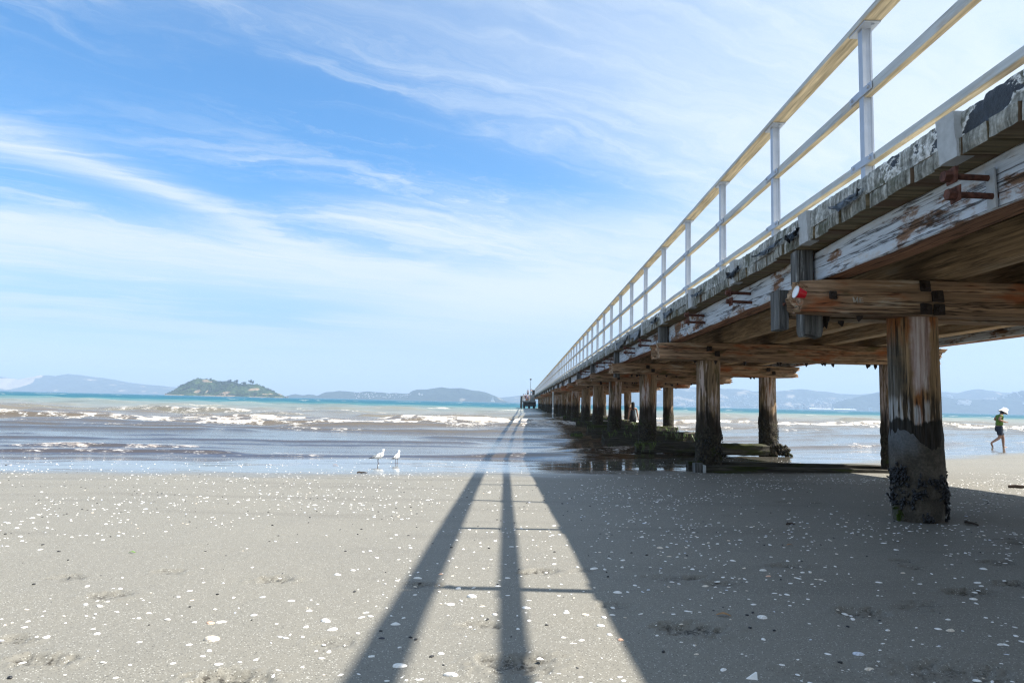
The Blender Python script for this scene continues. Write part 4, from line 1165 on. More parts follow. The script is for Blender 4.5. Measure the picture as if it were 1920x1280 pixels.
        xl = 2.37 + (0 if k == 2 else rnd.uniform(-0.1, 0.05)); xr = 5.18 if k == 2 else 5.5
        o = beam('sill_beam', W_SILL, pier, 0, xl, xr, ye, ye + 0.30, (-0.985 if k == 2 else -1.2), zt_, 60 if k < 5 else 20, 0.03, 0.06, 0.06, 90 + k, 4, 0.03)
        if k < 9: weed(o, xl, (2.9 if k == 2 else xr), ye, ye + 0.3, zt_, (30, 90, 70, 60, 40, 40, 30)[k - 2], k)
        if k == 2:
            bm = bmesh.new()
            for i in range(150):
                dx_ = rnd.uniform(0.10, 0.42)
                bm_blob(bm, (5.25 + dx_, y0 + rnd.uniform(0.0, 0.35), -0.98 + rnd.uniform(0, 1) * (0.25 - 0.25 * (dx_ - .1))), (rnd.uniform(.018, .04),) * 3, 1, 0.7, seed=i)
            o2 = from_bm('weed_lump', bm, W_SILL, o, angle=0); o2['label'] = 'lump of oysters and weed at the foot of the third right pile'

# broken concrete collar round the nearest pile
def collar():
    x, y, r = P1
    bm = bmesh.new(); seg = 72; n = 20; ro, ri = r * 1.05, r * 1.0
    def top(t):
        d = math.degrees(t) % 360
        base = -0.30 + 0.05 * mnoise.noise(Vector((math.cos(t) * 3, math.sin(t) * 3, 2))) + 0.02 * mnoise.noise(Vector((math.cos(t) * 12, math.sin(t) * 12, 5)))
        pts = [(0, -.085), (90, -.12), (180, -.125), (192, -.16), (203, -.115), (220, -.14), (238, -.165), (250, -.20), (262, -.235), (276, -.26), (292, -.25), (306, -.20), (325, -.14), (345, -.085), (360, -.085)]
        return float(np.interp(d, [p[0] for p in pts], [p[1] for p in pts])) + 0.022 * mnoise.noise(Vector((math.cos(t) * 9, math.sin(t) * 9, 5))) + 0.016 * mnoise.noise(Vector((math.cos(t) * 24, math.sin(t) * 24, 8)))
    zb = ground_z(x, y) - 0.10
    rows = []
    for i in range(n + 1):
        row = []
        for k in range(seg):
            t = 2 * PI * k / seg; zt = top(t); z = zt + (zb - zt) * i / n
            c, s = math.cos(t), math.sin(t)
            nn = 0.006 * mnoise.noise(Vector((c * 4, s * 4, z * 7))) + 0.003 * mnoise.noise(Vector((c * 14, s * 14, z * 30)))
            rr = ro + nn - 0.075 * max(0, -z - 0.55) - 0.006 * math.exp(-((i) / 1.0) ** 2)
            row.append(bm.verts.new((x + rr * c + 0.004, y + rr * s, z)))
        rows.append(row)
    inn = [bm.verts.new((x + ri * math.cos(2 * PI * k / seg) + 0.004, y + ri * math.sin(2 * PI * k / seg), top(2 * PI * k / seg) - 0.004)) for k in range(seg)]
    inn2 = [bm.verts.new((v.co.x, v.co.y, v.co.z - 0.25)) for v in inn]
    for r0, r1 in [(inn2, inn), (inn, rows[0])] + list(zip(rows, rows[1:])):
        for k in range(seg): bm.faces.new((r0[k], r0[(k + 1) % seg], r1[(k + 1) % seg], r1[k]))
    m, t, b = new_mat('barnacled dark concrete')
    p = t.pos()
    n1 = t.noise(p, 7, 6, 0.65); n2 = t.noise(p, 60, 5, 0.7)
    col = t.ramp(t.math('ADD', t.math('MULTIPLY', n1, 0.6), t.math('MULTIPLY', n2, 0.4)), [(0.34, (0.018, 0.015, 0.011)), (0.48, (0.062, 0.050, 0.036)), (0.66, (0.15, 0.128, 0.098))])
    zz = t.math('ADD', t.sep(p)[2], t.math('MULTIPLY', t.math('SUBTRACT', n1, 0.5), 0.25))
    col = t.mix(t.math('MULTIPLY', t.rng(zz, -0.36, -0.16, smooth=True), t.rng(t.math('ADD', t.sep(p)[0], t.math('MULTIPLY', t.math('SUBTRACT', n1, 0.5), 0.2)), 2.77, 2.69)), col, t.ramp(n2, [(0.3, (0.075, 0.080, 0.085)), (0.7, (0.15, 0.158, 0.165))]))
    ygr = t.rng(t.sep(p)[0], 2.65, 2.60); col = t.mix(t.math('MULTIPLY', ygr, t.rng(zz, -0.60, -0.75)), col, (0.045, 0.075, 0.010))
    t.put(b.inputs['Base Color'], col); b.inputs['Roughness'].default_value = 0.85
    t.put(b.inputs['Normal'], t.bump(t.math('ADD', n2, t.math('MULTIPLY', n1, 0.6)), 0.9, 0.012))
    o = from_bm('concrete_collar', bm, m, PILE1, angle=45)
    mussels(PILE1, x, y, ro * 1.02, [(196, -.47, 60, .040), (205, -.42, 40, .03), (190, -.60, 30, .03), (252, -.485, 24, .020), (292, -.475, 44, .026), (240, -.565, 26, .020), (255, -.55, 8, .01),
        (316, -.555, 70, .030), (338, -.58, 40, .03), (352, -.43, 20, .02), (346, -.68, 14, .02), (350, -.75, 14, .02), (232, -.625, 12, .012), (262, -.72, 22, .018), (215, -.61, 8, .01), (330, -.655, 10, .012)], 3,
        lab='clumps of black mussels on the broken concrete collar')
    weed(PILE1, x - ro - 0.0, x - ro + 0.03, y - 0.06, y - 0.03, -0.68, 10, 4, 'green weed at the foot of the nearest pile', (0.03, 0.09))
collar()

# scratched letters on the nearest cap
def letters():
    m = simple_mat('pale chalk scratches', (0.50, 0.46, 0.40), 0.9, 0.3, 60, bump=0)
    y = YB[0] - 0.0085
    k = (YB[0]) / F
    def W(px, py):
        a, b = pdir(px, py); return (a * YB[0], b * YB[0])
    bm = bmesh.new()
    def stroke(*pts, w=0.0016):
        P = [W(*p) for p in pts]
        for (x0, z0), (x1, z1) in zip(P, P[1:]):
            d = Vector((x1 - x0, 0, z1 - z0)); L = d.length; d.normalize(); nrm = Vector((-d.z, 0, d.x)) * w
            c = [Vector((x0, y, z0)) - nrm, Vector((x1, y, z1)) - nrm * 0.7, Vector((x1, y, z1)) + nrm * 0.7, Vector((x0, y, z0)) + nrm]
            fr = [bm.verts.new(q) for q in c]; bk = [bm.verts.new(q + Vector((0, 0.012, 0))) for q in c]
            bm.faces.new(fr); bm.faces.new(bk[::-1])
            for i in range(4): bm.faces.new((fr[i], fr[(i + 1) % 4], bk[(i + 1) % 4], bk[i]))
    stroke((1602.3, 567.3), (1600.4, 557.5)); stroke((1600.4, 557.5), (1605.0, 566.5)); stroke((1605.0, 566.5), (1608.7, 557.5)); stroke((1608.5, 558), (1608.9, 568))
    stroke((1612.6, 559.5), (1612.8, 567.6)); stroke((1612.6, 559.8), (1617.5, 559.4)); stroke((1612.8, 563.6), (1618.4, 563.4)); stroke((1612.8, 567.4), (1620, 567.4)); 
    for c in pier.children:
        if c.name == 'cap_beam': par = c
    o = from_bm('scratched_letters', bm, m, par, smooth=False)
letters()

# ------------------------------------------------------------------ railing
rail = empty('railing', (2.04, 0, ZT), 'timber and aluminium railing along the left edge of the pier deck', 'railing')
def R_(o):
    o.location = -rail.location; return o
POSTS = [2.555 + 1.502 * k for k in range(-4, 77)]
def post_mesh():
    bm = bmesh.new()
    # channel section with a groove down the side that faces along the pier
    prof = [(-.029, -.026), (-.010, -.026), (-.007, -.021), (.016, -.021), (.019, -.026), (.029, -.026), (.029, .026), (-.029, .026)]
    lo = [bm.verts.new((x, y, 0)) for x, y in prof]; hi = [bm.verts.new((x, y, 1)) for x, y in prof]
    n = len(prof)
    for k in range(n): bm.faces.new((lo[k], lo[(k + 1) % n], hi[(k + 1) % n], hi[k]))
    bm.faces.new(hi); bm.faces.new(lo[::-1])
    bmesh.ops.recalc_face_normals(bm, faces=bm.faces)
    me = bpy.data.meshes.new('rail_post'); bm.to_mesh(me); bm.free(); me.materials.append(M_ALU); return me
def bracket_mesh():
    bm = bmesh.new()
    bm_box(bm, -0.037, -0.0295, -0.135, 0.135, -0.024, 0.024, 0, 0.003)
    for y in (-0.1, 0.1): bm_tube(bm, [(-0.037, y, 0), (-0.048, y, 0)], 0.011, 6)
    bmesh.ops.recalc_face_normals(bm, faces=bm.faces)
    me = bpy.data.meshes.new('bracket'); bm.to_mesh(me); bm.free(); me.materials.append(M_ALU); finish(me, True, 30); return me
def flange_mesh():
    bm = bmesh.new()
    bm_box(bm, -0.050, 0.050, -0.10, 0.10, -0.010, 0, 0, 0.002)
    for y in (-0.075, 0.075): bm_tube(bm, [(0.012, y, -0.010), (0.012, y, -0.020)], 0.010, 6)
    bmesh.ops.recalc_face_normals(bm, faces=bm.faces)
    me = bpy.data.meshes.new('top_flange'); bm.to_mesh(me); bm.free(); me.materials.append(M_ALU); finish(me, True, 30); return me
PM, BM_, FM = post_mesh(), bracket_mesh(), flange_mesh()
XP = 2.042; Z_TOP = 2.325; Z_MID = (1.880, 1.942); Z_LOW = (1.456, 1.502)
for k, y in enumerate(POSTS):
    if y > PIER_END: break
    o = link('rail_post', PM, None, rail)
    o.location = Vector((XP, y, ZT - 0.02)) - rail.location
    o.scale = (1, 1, Z_TOP - 0.0095 - ZT + 0.02)
    if y < 34:
        for z in (sum(Z_MID) / 2, sum(Z_LOW) / 2):
            b = link('bracket', BM_, None, o)
            b.location = (0, 0, (z - ZT + 0.02) / o.scale.z); b.scale = (1, 1, 1 / o.scale.z)
        b = link('top_flange', FM, None, o); b.location = (0, 0, (Z_TOP - 0.0015 - ZT + 0.02) / o.scale.z); b.scale = (1, 1, 1 / o.scale.z)
i = 0; y = POSTS[0]
while y < PIER_END - 1:
    L = 1.502 * 4; y1 = min(y + L, PIER_END)
    nseg = 24 if y < 25 else 6
    R_(beam('top_rail', W_RAIL, rail, 1, y + 0.003 - 0.06, y1 - 0.003 - 0.06, 1.982, 2.102, Z_TOP, Z_TOP + 0.036, nseg, 0.003, seed=i, sub=2, edge=0.006))
    R_(beam('middle_rail', W_RAIL, rail, 1, y + 0.003, y1 - 0.003, 2.016, 2.064, Z_MID[0], Z_MID[1], nseg, 0.003, seed=i + 9, sub=2, edge=0.004))
    R_(beam('bottom_rail', W_RAIL, rail, 1, y + 0.003, y1 - 0.003, 2.016, 2.066, Z_LOW[0], Z_LOW[1], nseg, 0.003, seed=i + 19, sub=2, edge=0.004))
    y = y1; i += 1
# ------------------------------------------------------------------ red cup wedged in the split end of the nearest cap
def cup():
    m_red, t, b = new_mat('red plastic'); b.inputs['Base Color'].default_value = (0.60, 0.012, 0.025, 1); b.inputs['Roughness'].default_value = 0.32
    m_wh, t, b2 = new_mat('white plastic'); b2.inputs['Base Color'].default_value = (0.82, 0.83, 0.86, 1); b2.inputs['Roughness'].default_value = 0.4
    base = Vector((1.918, YB[0] - 0.022, 0.782)); mouth = base + Vector((-.947, -.064, .253)) * 0.078
    e = empty('plastic_cup', base, 'red plastic cup with white inside wedged in the split end of the nearest cap timber', 'cup')
    ax = (mouth - base).normalized(); L = (mouth - base).length * 0.9
    q = ax.to_track_quat('Z', 'Y').to_matrix()
    n = 28
    def lathe(prof, mat, name):
        bm = bmesh.new(); R = []
        for r, z in prof: R.append([bm.verts.new(q @ Vector((r * math.cos(2 * PI * k / n), r * math.sin(2 * PI * k / n), z))) for k in range(n)])
        for r0, r1 in zip(R, R[1:]):
            for k in range(n): bm.faces.new((r0[k], r0[(k + 1) % n], r1[(k + 1) % n], r1[k]))
        bm.faces.new(R[-1]) if prof[-1][0] > 0.001 else None
        o = from_bm(name, bm, mat, e, angle=40); return o
    lathe([(0.0405, L - 0.001), (0.0405, L - 0.006), (0.036, L * 0.6), (0.030, L * 0.3), (0.026, 0.0), (0.024, 0)], m_red, 'cup_wall')
    lathe([(0.0405, L), (0.043, L + 0.001), (0.043, L - 0.004), (0.0410, L - 0.0045)], m_wh, 'rim')
    lathe([(0.0395, L), (0.036, L * 0.75), (0.034, L * 0.55)], m_wh, 'lining')
cup()

# ------------------------------------------------------------------ figures
def skin_mesh(name, nodes, sub=2, root=0):
    """nodes: (parent index or None, position, radius or (rx, ry)); a continuous skinned body as a plain mesh"""
    me = bpy.data.meshes.new(name + '_cage')
    me.from_pydata([n[1] for n in nodes], [(n[0], i) for i, n in enumerate(nodes) if n[0] is not None], [])
    o = bpy.data.objects.new(name + '_cage', me); COL.objects.link(o)
    md = o.modifiers.new('skin', 'SKIN'); md.use_smooth_shade = True; md.branch_smoothing = 0.6
    sv = me.skin_vertices[0].data if me.skin_vertices else None
    if sv is None:
        bpy.context.view_layer.update()
        bm = bmesh.new(); bm.from_mesh(me); bm.verts.layers.skin.verify(); bm.to_mesh(me); bm.free()
        sv = me.skin_vertices[0].data
    for i, n in enumerate(nodes):
        r = n[2]; sv[i].radius = (r, r) if not isinstance(r, tuple) else r
        sv[i].use_root = (i == root)
    s = o.modifiers.new('sub', 'SUBSURF'); s.levels = sub; s.render_levels = sub
    dg = bpy.context.evaluated_depsgraph_get(); dg.update()
    out = bpy.data.meshes.new_from_object(o.evaluated_get(dg))
    out.name = name
    bpy.data.objects.remove(o); bpy.data.meshes.remove(me)
    finish(out, True, 0)
    return out
def flat_mat(name, col, rough=0.7, var=0.15):
    return simple_mat(name, col, rough, var, 40, bump=0.1, obj=True)
SKIN_ = flat_mat('tanned skin', (0.30, 0.165, 0.11), 0.55)
HAIR = flat_mat('dark hair', (0.012, 0.010, 0.009), 0.5)

def hand_nodes(base, wrist, d, side, size, curl=0.35):
    """palm, four unequal bent fingers and a thumb; d = pointing direction, side = direction of the thumb"""
    d = Vector(d).normalized(); side = Vector(side).normalized(); nrm = d.cross(side).normalized()
    w = Vector(wrist); N = []
    p1 = w + d * size * 0.28; p2 = w + d * size * 0.50
    N.append((base, tuple(p1), (size * 0.16, size * 0.09))); i1 = base_count[0]; base_count[0] += 1
    N.append((i1, tuple(p2), (size * 0.18, size * 0.08))); i2 = base_count[0]; base_count[0] += 1
    for k, (off, L) in enumerate(((0.15, 0.40), (0.05, 0.46), (-0.05, 0.42), (-0.15, 0.32))):
        a = p2 + side * size * off + d * size * 0.08
        b = a + (d * (1 - curl * 0.4) + nrm * curl * 0.5).normalized() * size * L * 0.55
        c = b + (d * (1 - curl) + nrm * curl).normalized() * size * L * 0.5
        N.append((i2, tuple(a), size * 0.045)); ia = base_count[0]; base_count[0] += 1
        N.append((ia, tuple(b), size * 0.042)); ib = base_count[0]; base_count[0] += 1
        N.append((ib, tuple(c), size * 0.034)); base_count[0] += 1
    a = p1 + side * size * 0.20; b = a + (d * 0.8 + side * 0.5).normalized() * size * 0.26
    N.append((i1, tuple(a), size * 0.055)); ia = base_count[0]; base_count[0] += 1
    N.append((ia, tuple(b), size * 0.042)); base_count[0] += 1
    return N
base_count = [0]
def blobs(name, parts, mat, parent):
    bm = bmesh.new()
    for c, r, rough, rot in parts: bm_blob(bm, c, r, 3, rough, rot)
    return from_bm(name, bm, mat, parent, angle=0)

def shorts_mesh(pelvis, legs):
    bm = bmesh.new()
    def ring_loft(rows, n=18):
        R = []
        for c, rx, ry in rows: R.append([bm.verts.new((c[0] + rx * math.cos(2 * PI * k / n), c[1] + ry * math.sin(2 * PI * k / n), c[2] + .004 * math.sin(k * 2.3))) for k in range(n)])
        for r0, r1 in zip(R, R[1:]):
            for k in range(n): bm.faces.new((r0[k], r0[(k + 1) % n], r1[(k + 1) % n], r1[k]))
        bm.faces.new(R[0]); bm.faces.new(R[-1])
    ring_loft(pelvis)
    for l in legs: ring_loft(l)
    bmesh.ops.recalc_face_normals(bm, faces=bm.faces)
    me = bpy.data.meshes.new('shorts'); bm.to_mesh(me); bm.free(); finish(me, True, 60)
    return me
def child():
    gx, gy, _ = hit(1868, 838); gy = 20.7; gx = pdir(1866, 838)[0] * gy
    gz = max(SEA + 0.004, ground_z(gx, gy))
    gz = pdir(1868, 838.5)[1] * gy
    e = empty('person', (gx - 0.03, gy, gz), 'child in white bucket hat, green t-shirt and navy shorts walking along the water, head bent', 'person')
    n = 0.055   # half stance
    body = [
        (None, (-.135, 0, .575), (.085, .095)),      # 0 pelvis
        (0, (-.130, 0, .70), (.078, .088)),          # 1 waist
        (1, (-.138, 0, .86), (.085, .105)),          # 2 chest
        (2, (-.125, 0, .965), (.060, .09)),          # 3 shoulders
        (3, (-.095, 0, 1.02), .038),                 # 4 neck
        (4, (-.055, 0, 1.065), (.060, .058)),        # 5 skull base
        (5, (-.015, 0, 1.075), (.066, .062)),        # 6 face
        (0, (-.085, n, .53), .076), (7, (-.005, n, .37), .050), (8, (.012, n, .30), .047), (9, (.02, n, .10), .030), (10, (.01, n, .045), .032), (11, (.10, n, .022), (.030, .020)), (12, (.165, n, .014), (.026, .013)),
        (0, (-.16, -n, .53), .076), (14, (-.14, -n, .35), .050), (15, (-.18, -n, .30), .046), (16, (-.375, -n, .18), .030), (17, (-.41, -n, .155), .030), (18, (-.385, -n, .075), (.026, .022)), (19, (-.365, -n, .03), (.024, .014)),
        (3, (-.165, -.115, .960), .044), (21, (-.245, -.135, .845), .033), (22, (-.145, -.125, .805), .029), (23, (-.025, -.095, .775), .021),
        (3, (-.13, .115, .960), .044), (25, (-.20, .135, .845), .033), (26, (-.10, .115, .80), .029), (27, (.0, .06, .775), .021)]
    base_count[0] = len(body)
    body += hand_nodes(24, (-.025, -.095, .775), (.9, .35, -.12), (.1, .5, .8), .11)
    body += hand_nodes(28, (.0, .06, .775), (.9, -.35, -.05), (.1, -.5, .8), .11)
    b = link('body', skin_mesh('body', body), SKIN_, e)
    # face: nose, lips, eyes, ear on the bent head
    blobs('nose', [((.052, 0, 1.055), (.013, .010, .012), 0, None)], SKIN_, b)
    blobs('ear', [((-.03, -.064, 1.06), (.014, .006, .02), 0, None)], SKIN_, b)
    blobs('eye', [((.044, -.026, 1.068), (.006, .008, .006), 0, None)], HAIR, b)
    blobs('eye', [((.044, .026, 1.068), (.006, .008, .006), 0, None)], HAIR, b)
    blobs('mouth', [((.042, 0, 1.025), (.006, .016, .005), 0, None)], flat_mat('lips', (.3, .09, .08)), b)
    blobs('hair', [((-.05, 0, 1.10), (.078, .076, .070), .08, None), ((-.085, 0, 1.055), (.05, .068, .06), .1, None)], HAIR, e)
    green = flat_mat('grass green cotton', (0.085, 0.15, 0.020), 0.85, 0.22)
    tee = [(None, (-.132, 0, .64), (.105, .115)), (0, (-.128, 0, .74), (.098, .108)), (1, (-.138, 0, .865), (.100, .118)), (2, (-.125, 0, .965), (.072, .098)), (3, (-.105, 0, .995), (.046, .052)),
           (3, (-.165, -.112, .955), .056), (5, (-.215, -.128, .885), .048), (3, (-.13, .112, .955), .056), (7, (-.175, .128, .885), .048)]
    link('tshirt', skin_mesh('tshirt', tee), green, e)
    navy = flat_mat('navy cotton', (0.016, 0.022, 0.036), 0.85)
    sh = shorts_mesh([((-.13, 0, .655), .088, .100), ((-.132, 0, .60), .098, .112), ((-.128, 0, .53), .102, .116), ((-.12, 0, .49), .085, .10)],
                     [[((-.10, n, .55), .084, .068), ((-.065, n, .475), .080, .068), ((-.022, n, .405), .074, .066)], [((-.15, -n, .55), .084, .068), ((-.148, -n, .47), .080, .068), ((-.143, -n, .39), .074, .066)]])
    link('shorts', sh, navy, e)
    # bucket hat, tipped forward with the head
    m_hat = flat_mat('white hat cotton', (0.74, 0.73, 0.75), 0.9, 0.1)
    q = Matrix.Rotation(math.radians(28), 3, 'Y'); c = Vector((-.035, 0, 1.10)); nn = 26
    bm = bmesh.new(); R = []
    for r, z in ((.120, -.052), (.128, -.048), (.098, -.010), (.088, 0.0), (.084, .045), (.074, .075), (.050, .086), (.002, .088)):
        R.append([bm.verts.new(c + q @ Vector((r * 1.06 * math.cos(2 * PI * k / nn), r * math.sin(2 * PI * k / nn), z + 0.006 * math.sin(k * 1.7)))) for k in range(nn)])
    for r0, r1 in zip(R, R[1:]):
        for k in range(nn): bm.faces.new((r0[k], r0[(k + 1) % nn], r1[(k + 1) % nn], r1[k]))
    h = from_bm('bucket_hat', bm, m_hat, e, angle=50)
    for o in [c for c in e.children] + [g for c in e.children for g in c.children]:      # the trunk leans into the walk
        for v in o.data.vertices: v.co.x += max(0.0, v.co.z - 0.64) * 0.16
child()

def woman():
    y = 32.7; a, b_ = pdir(1184.5, 800); x = a * y
    S = 1.0
    e = empty('person', (x, y, SEA - 0.22), 'woman with long dark hair in a navy top and shorts wading away under the pier', 'person')
    n = .075
    z0 = 0.0
    body = [(None, (0, 0, .72), (.12, .085)), (0, (0, 0, .84), (.105, .075)), (1, (0, 0, 1.02), (.135, .085)), (2, (0, 0, 1.125), (.12, .06)), (3, (0, 0, 1.185), .043), (4, (0, .005, 1.25), (.060, .070)), (5, (0, .01, 1.32), (.064, .076)),
            (0, (n, 0, .65), .085), (7, (n + .005, .01, .36), .058), (8, (n, 0, .29), .054), (9, (n, -.01, .07), .034), (10, (n, .06, .03), (.034, .02)), (11, (n, .13, .02), (.034, .016)),
            (0, (-n, 0, .65), .085), (13, (-n - .005, .03, .36), .058), (14, (-n, .02, .29), .054), (15, (-n, -.05, .09), .034), (16, (-n, .0, .05), (.034, .02)), (17, (-n, .07, .04), (.034, .016)),
            (3, (.155, 0, 1.10), .050), (19, (.205, -.01, .85), .037), (20, (.215, 0, .80), .034), (21, (.265, .04, .60), .023),
            (3, (-.155, 0, 1.10), .050), (23, (-.195, -.02, .85), .037), (24, (-.20, -.01, .80), .034), (25, (-.225, .03, .58), .023)]
    base_count[0] = len(body)
    body += hand_nodes(22, (.265, .04, .60), (.25, .1, -1), (0, 1, 0), .14)
    body += hand_nodes(26, (-.225, .03, .58), (-.1, .1, -1), (0, 1, 0), .14)
    b = link('body', skin_mesh('body', body), SKIN_, e)
    blobs('ear', [((.066, .01, 1.29), (.008, .014, .022), 0, None)], SKIN_, b)
    blobs('ear', [((-.066, .01, 1.29), (.008, .014, .022), 0, None)], SKIN_, b)
    blobs('nose', [((0, .092, 1.285), (.011, .014, .013), 0, None)], SKIN_, b)
    blobs('hair', [((0, -.005, 1.325), (.085, .092, .080), .06, None), ((0, -.055, 1.23), (.080, .045, .12), .12, None), ((0, -.075, 1.12), (.075, .03, .10), .15, None)], HAIR, e)
    navy = flat_mat('dark navy jersey', (0.016, 0.024, 0.034), 0.85)
    top = [(None, (0, 0, .70), (.155, .115)), (0, (0, 0, .85), (.130, .098)), (1, (0, 0, 1.02), (.152, .102)), (2, (0, 0, 1.12), (.135, .075)), (3, (.145, 0, 1.11), .058), (3, (-.145, 0, 1.11), .058)]
    link('top', skin_mesh('top', top), navy, e)
    blk = flat_mat('black shorts cloth', (0.010, 0.011, 0.014), 0.85)
    sh = shorts_mesh([((0, 0, .78), .125, .095), ((0, 0, .70), .150, .112), ((0, 0, .62), .155, .115), ((0, 0, .57), .13, .10)],
                     [[((n, 0, .66), .085, .098), ((n + .008, .003, .54), .085, .092), ((n + .008, .008, .43), .082, .086)], [((-n, 0, .66), .085, .098), ((-n - .008, .008, .54), .085, .092), ((-n - .008, .015, .43), .082, .086)]])
    link('shorts', sh, blk, e)
woman()

# ------------------------------------------------------------------ landing at the far end with its people
def landing():
    e = empty('boat_landing', (0.9, 116.5, SEA), 'low boat landing with dark piles at the far end of the pier', 'landing')
    def ch(o): o.location = -e.location; return o
    dk = simple_mat('dark wet timber', (0.035, 0.033, 0.030), 0.8, 0.4, 6)
    gr = simple_mat('grey concrete step', (0.23, 0.245, 0.25), 0.9, 0.2, 3)
    bm = bmesh.new(); bm_box(bm, -0.05, 2.2, 114.0, 119.0, 0.16, 0.36, 0.01); ch(from_bm('platform', bm, gr, e))
    bm = bmesh.new(); bm_box(bm, 0.05, 2.2, 114.3, 118.7, -0.55, 0.158, 0.01); ch(from_bm('cross_beam', bm, dk, e))
    for x in (0.25, 1.1, 1.9):
        for y in (114.6, 118.4):
            bm = bmesh.new(); bm_tube(bm, [(x, y, SEA - 1.5), (x, y, -0.52)], 0.17, 10); ch(from_bm('landing_pile', bm, dk, e))
    bm = bmesh.new(); bm_tube(bm, [(-0.22, 113.8, SEA - 1.5), (-0.22, 113.8, 0.2), (-0.2, 113.8, 1.12)], [0.2, 0.19, 0.17], 12); o = ch(from_bm('fender_pile', bm, dk, e)); o['label'] = 'tall dark fender pile at the outer corner'
    bm = bmesh.new(); bm_box(bm, 1.15, 2.1, 116.0, 119.6, 0.362, 1.38, 0.01); ch(from_bm('upper_block', bm, gr, e))
    wp = simple_mat('white painted post', (0.75, 0.74, 0.71), 0.7, 0.1, 4)
    for x, z in ((0.08, 1.25), (1.05, 1.45)):
        bm = bmesh.new(); bm_box(bm, x - 0.06, x + 0.06, 114.1, 114.22, 0.362, z); ch(from_bm('mooring_post', bm, wp, e))
    # lamp post on the landing
    L = empty('lamp_post', (1.28, 117, 1.38), 'thin lamp post standing on the landing at the end of the pier', 'lamp post')
    bm = bmesh.new(); bm_tube(bm, [(0, 0, 0), (0, 0, 2.5)], [0.035, 0.025], 8); from_bm('pole', bm, M_DKRUST, L)
    bm = bmesh.new(); bm_tube(bm, [(0, 0, 2.5), (0, 0, 2.56), (0, 0, 2.68), (0, 0, 2.74)], [0.08, 0.17, 0.17, 0.05], 10); from_bm('lamp_head', bm, M_DKRUST, L)
    # steps block where the main deck ends
    B = empty('deck_shelter', (1.9, 118.6, 1.35), 'small dark box on the end of the main deck beside the railing', 'box')
    bm = bmesh.new(); bm_box(bm, -0.30, 0.25, -0.3, 0.3, 0, 0.82, 0, 0.03); from_bm('box_body', bm, dk, B)
    bm = bmesh.new(); bm_box(bm, -0.42, 0.37, -0.42, 0.42, 0.823, 0.90, 0, 0.02); from_bm('box_lid', bm, dk, B)
landing()
def swimmer(x, y, z, pose, shirt, lab, skin, rz, hgt=1.36, bottoms=(0.02, 0.03, 0.06), bare=False):
    e = empty('person', (x, y, z), lab, 'person', None, rz)
    k = hgt / 1.4; n = .075
    if pose == 'stand':
        N = [(None, (0, 0, .74), (.11, .085)), (0, (0, 0, .90), (.10, .075)), (1, (0, 0, 1.06), (.13, .085)), (2, (0, 0, 1.14), (.11, .06)), (3, (0, 0, 1.20), .045), (4, (0, .01, 1.33), (.068, .075)),
             (0, (n, 0, .66), .082), (6, (n, .02, .38), .055), (7, (n, 0, .06), .034), (8, (n, .10, .02), (.034, .018)), (0, (-n, 0, .66), .082), (10, (-n, .02, .38), .055), (11, (-n, -.01, .06), .034), (12, (-n, .09, .02), (.034, .018)),
             (3, (.15, 0, 1.11), .048), (14, (.20, -.02, .88), .036), (15, (.18, .09, .70), .026), (3, (-.15, 0, 1.11), .048), (17, (-.20, -.02, .88), .036), (18, (-.19, .06, .68), .026)]
        hip, ch, sh, top = .74, 1.06, 1.14, 1.33
    else:
        N = [(None, (0, -.05, .13), (.12, .10)), (0, (0, -.07, .29), (.10, .078)), (1, (0, -.05, .46), (.13, .085)), (2, (0, -.03, .54), (.11, .06)), (3, (0, 0, .60), .045), (4, (0, .02, .73), (.068, .075)),
             (0, (n + .02, .10, .12), .082), (6, (n + .04, .34, .16), .058), (7, (n + .04, .36, -.20), .036), (8, (n + .04, .46, -.24), (.034, .018)), (0, (-n - .02, .10, .12), .082), (10, (-n - .04, .34, .16), .058), (11, (-n - .04, .38, -.18), .036), (12, (-n - .04, .48, -.22), (.034, .018)),
             (3, (.15, -.03, .51), .048), (14, (.22, .0, .30), .036), (15, (.16, .20, .20), .026), (3, (-.15, -.03, .51), .048), (17, (-.22, -.03, .30), .036), (18, (-.20, .05, .10), .026)]
        hip, ch, sh, top = .13, .46, .54, .73
    N = [(p, tuple(c * k for c in q), tuple(v * k for v in r) if isinstance(r, tuple) else r * k) for p, q, r in N]
    base_count[0] = len(N)
    for w in (16, 19): N += hand_nodes(w, N[w][1], (0, .5, -1), (1, .2, 0), .14)
    link('body', skin_mesh('body', N, 1), skin, e)
    oy = N[0][1][1]
    hx, hy, hz = N[5][1]
    blobs('hair', [((hx, hy - .02, hz + .03), (.085 * k, .088 * k, .075 * k), .1, None)], HAIR, e)
    if not bare:
        c2 = N[2][1]; c0 = N[0][1]
        link('shirt', skin_mesh('shirt', [(None, (0, c0[1], c0[2] + .05), (.135 * k, .11 * k)), (0, N[1][1], (.125 * k, .10 * k)), (1, c2, (.152 * k, .105 * k)), (2, N[3][1], (.13 * k, .078 * k))], 1), shirt, e)
    def leg(i):
        a, b2 = Vector(N[i][1]), Vector(N[i + 1][1])
        return [(a.lerp(b2, f), .088 * k, .092 * k) for f in (0.0, 0.25, 0.55)]
    pv = Vector(N[0][1])
    link('shorts', shorts_mesh([(pv + Vector((0, 0, .07 * k)), .12 * k, .10 * k), (pv, .140 * k, .112 * k), (pv - Vector((0, 0, .08 * k)), .13 * k, .10 * k)], [leg(6), leg(10)]), flat_mat('swim shorts', bottoms), e)
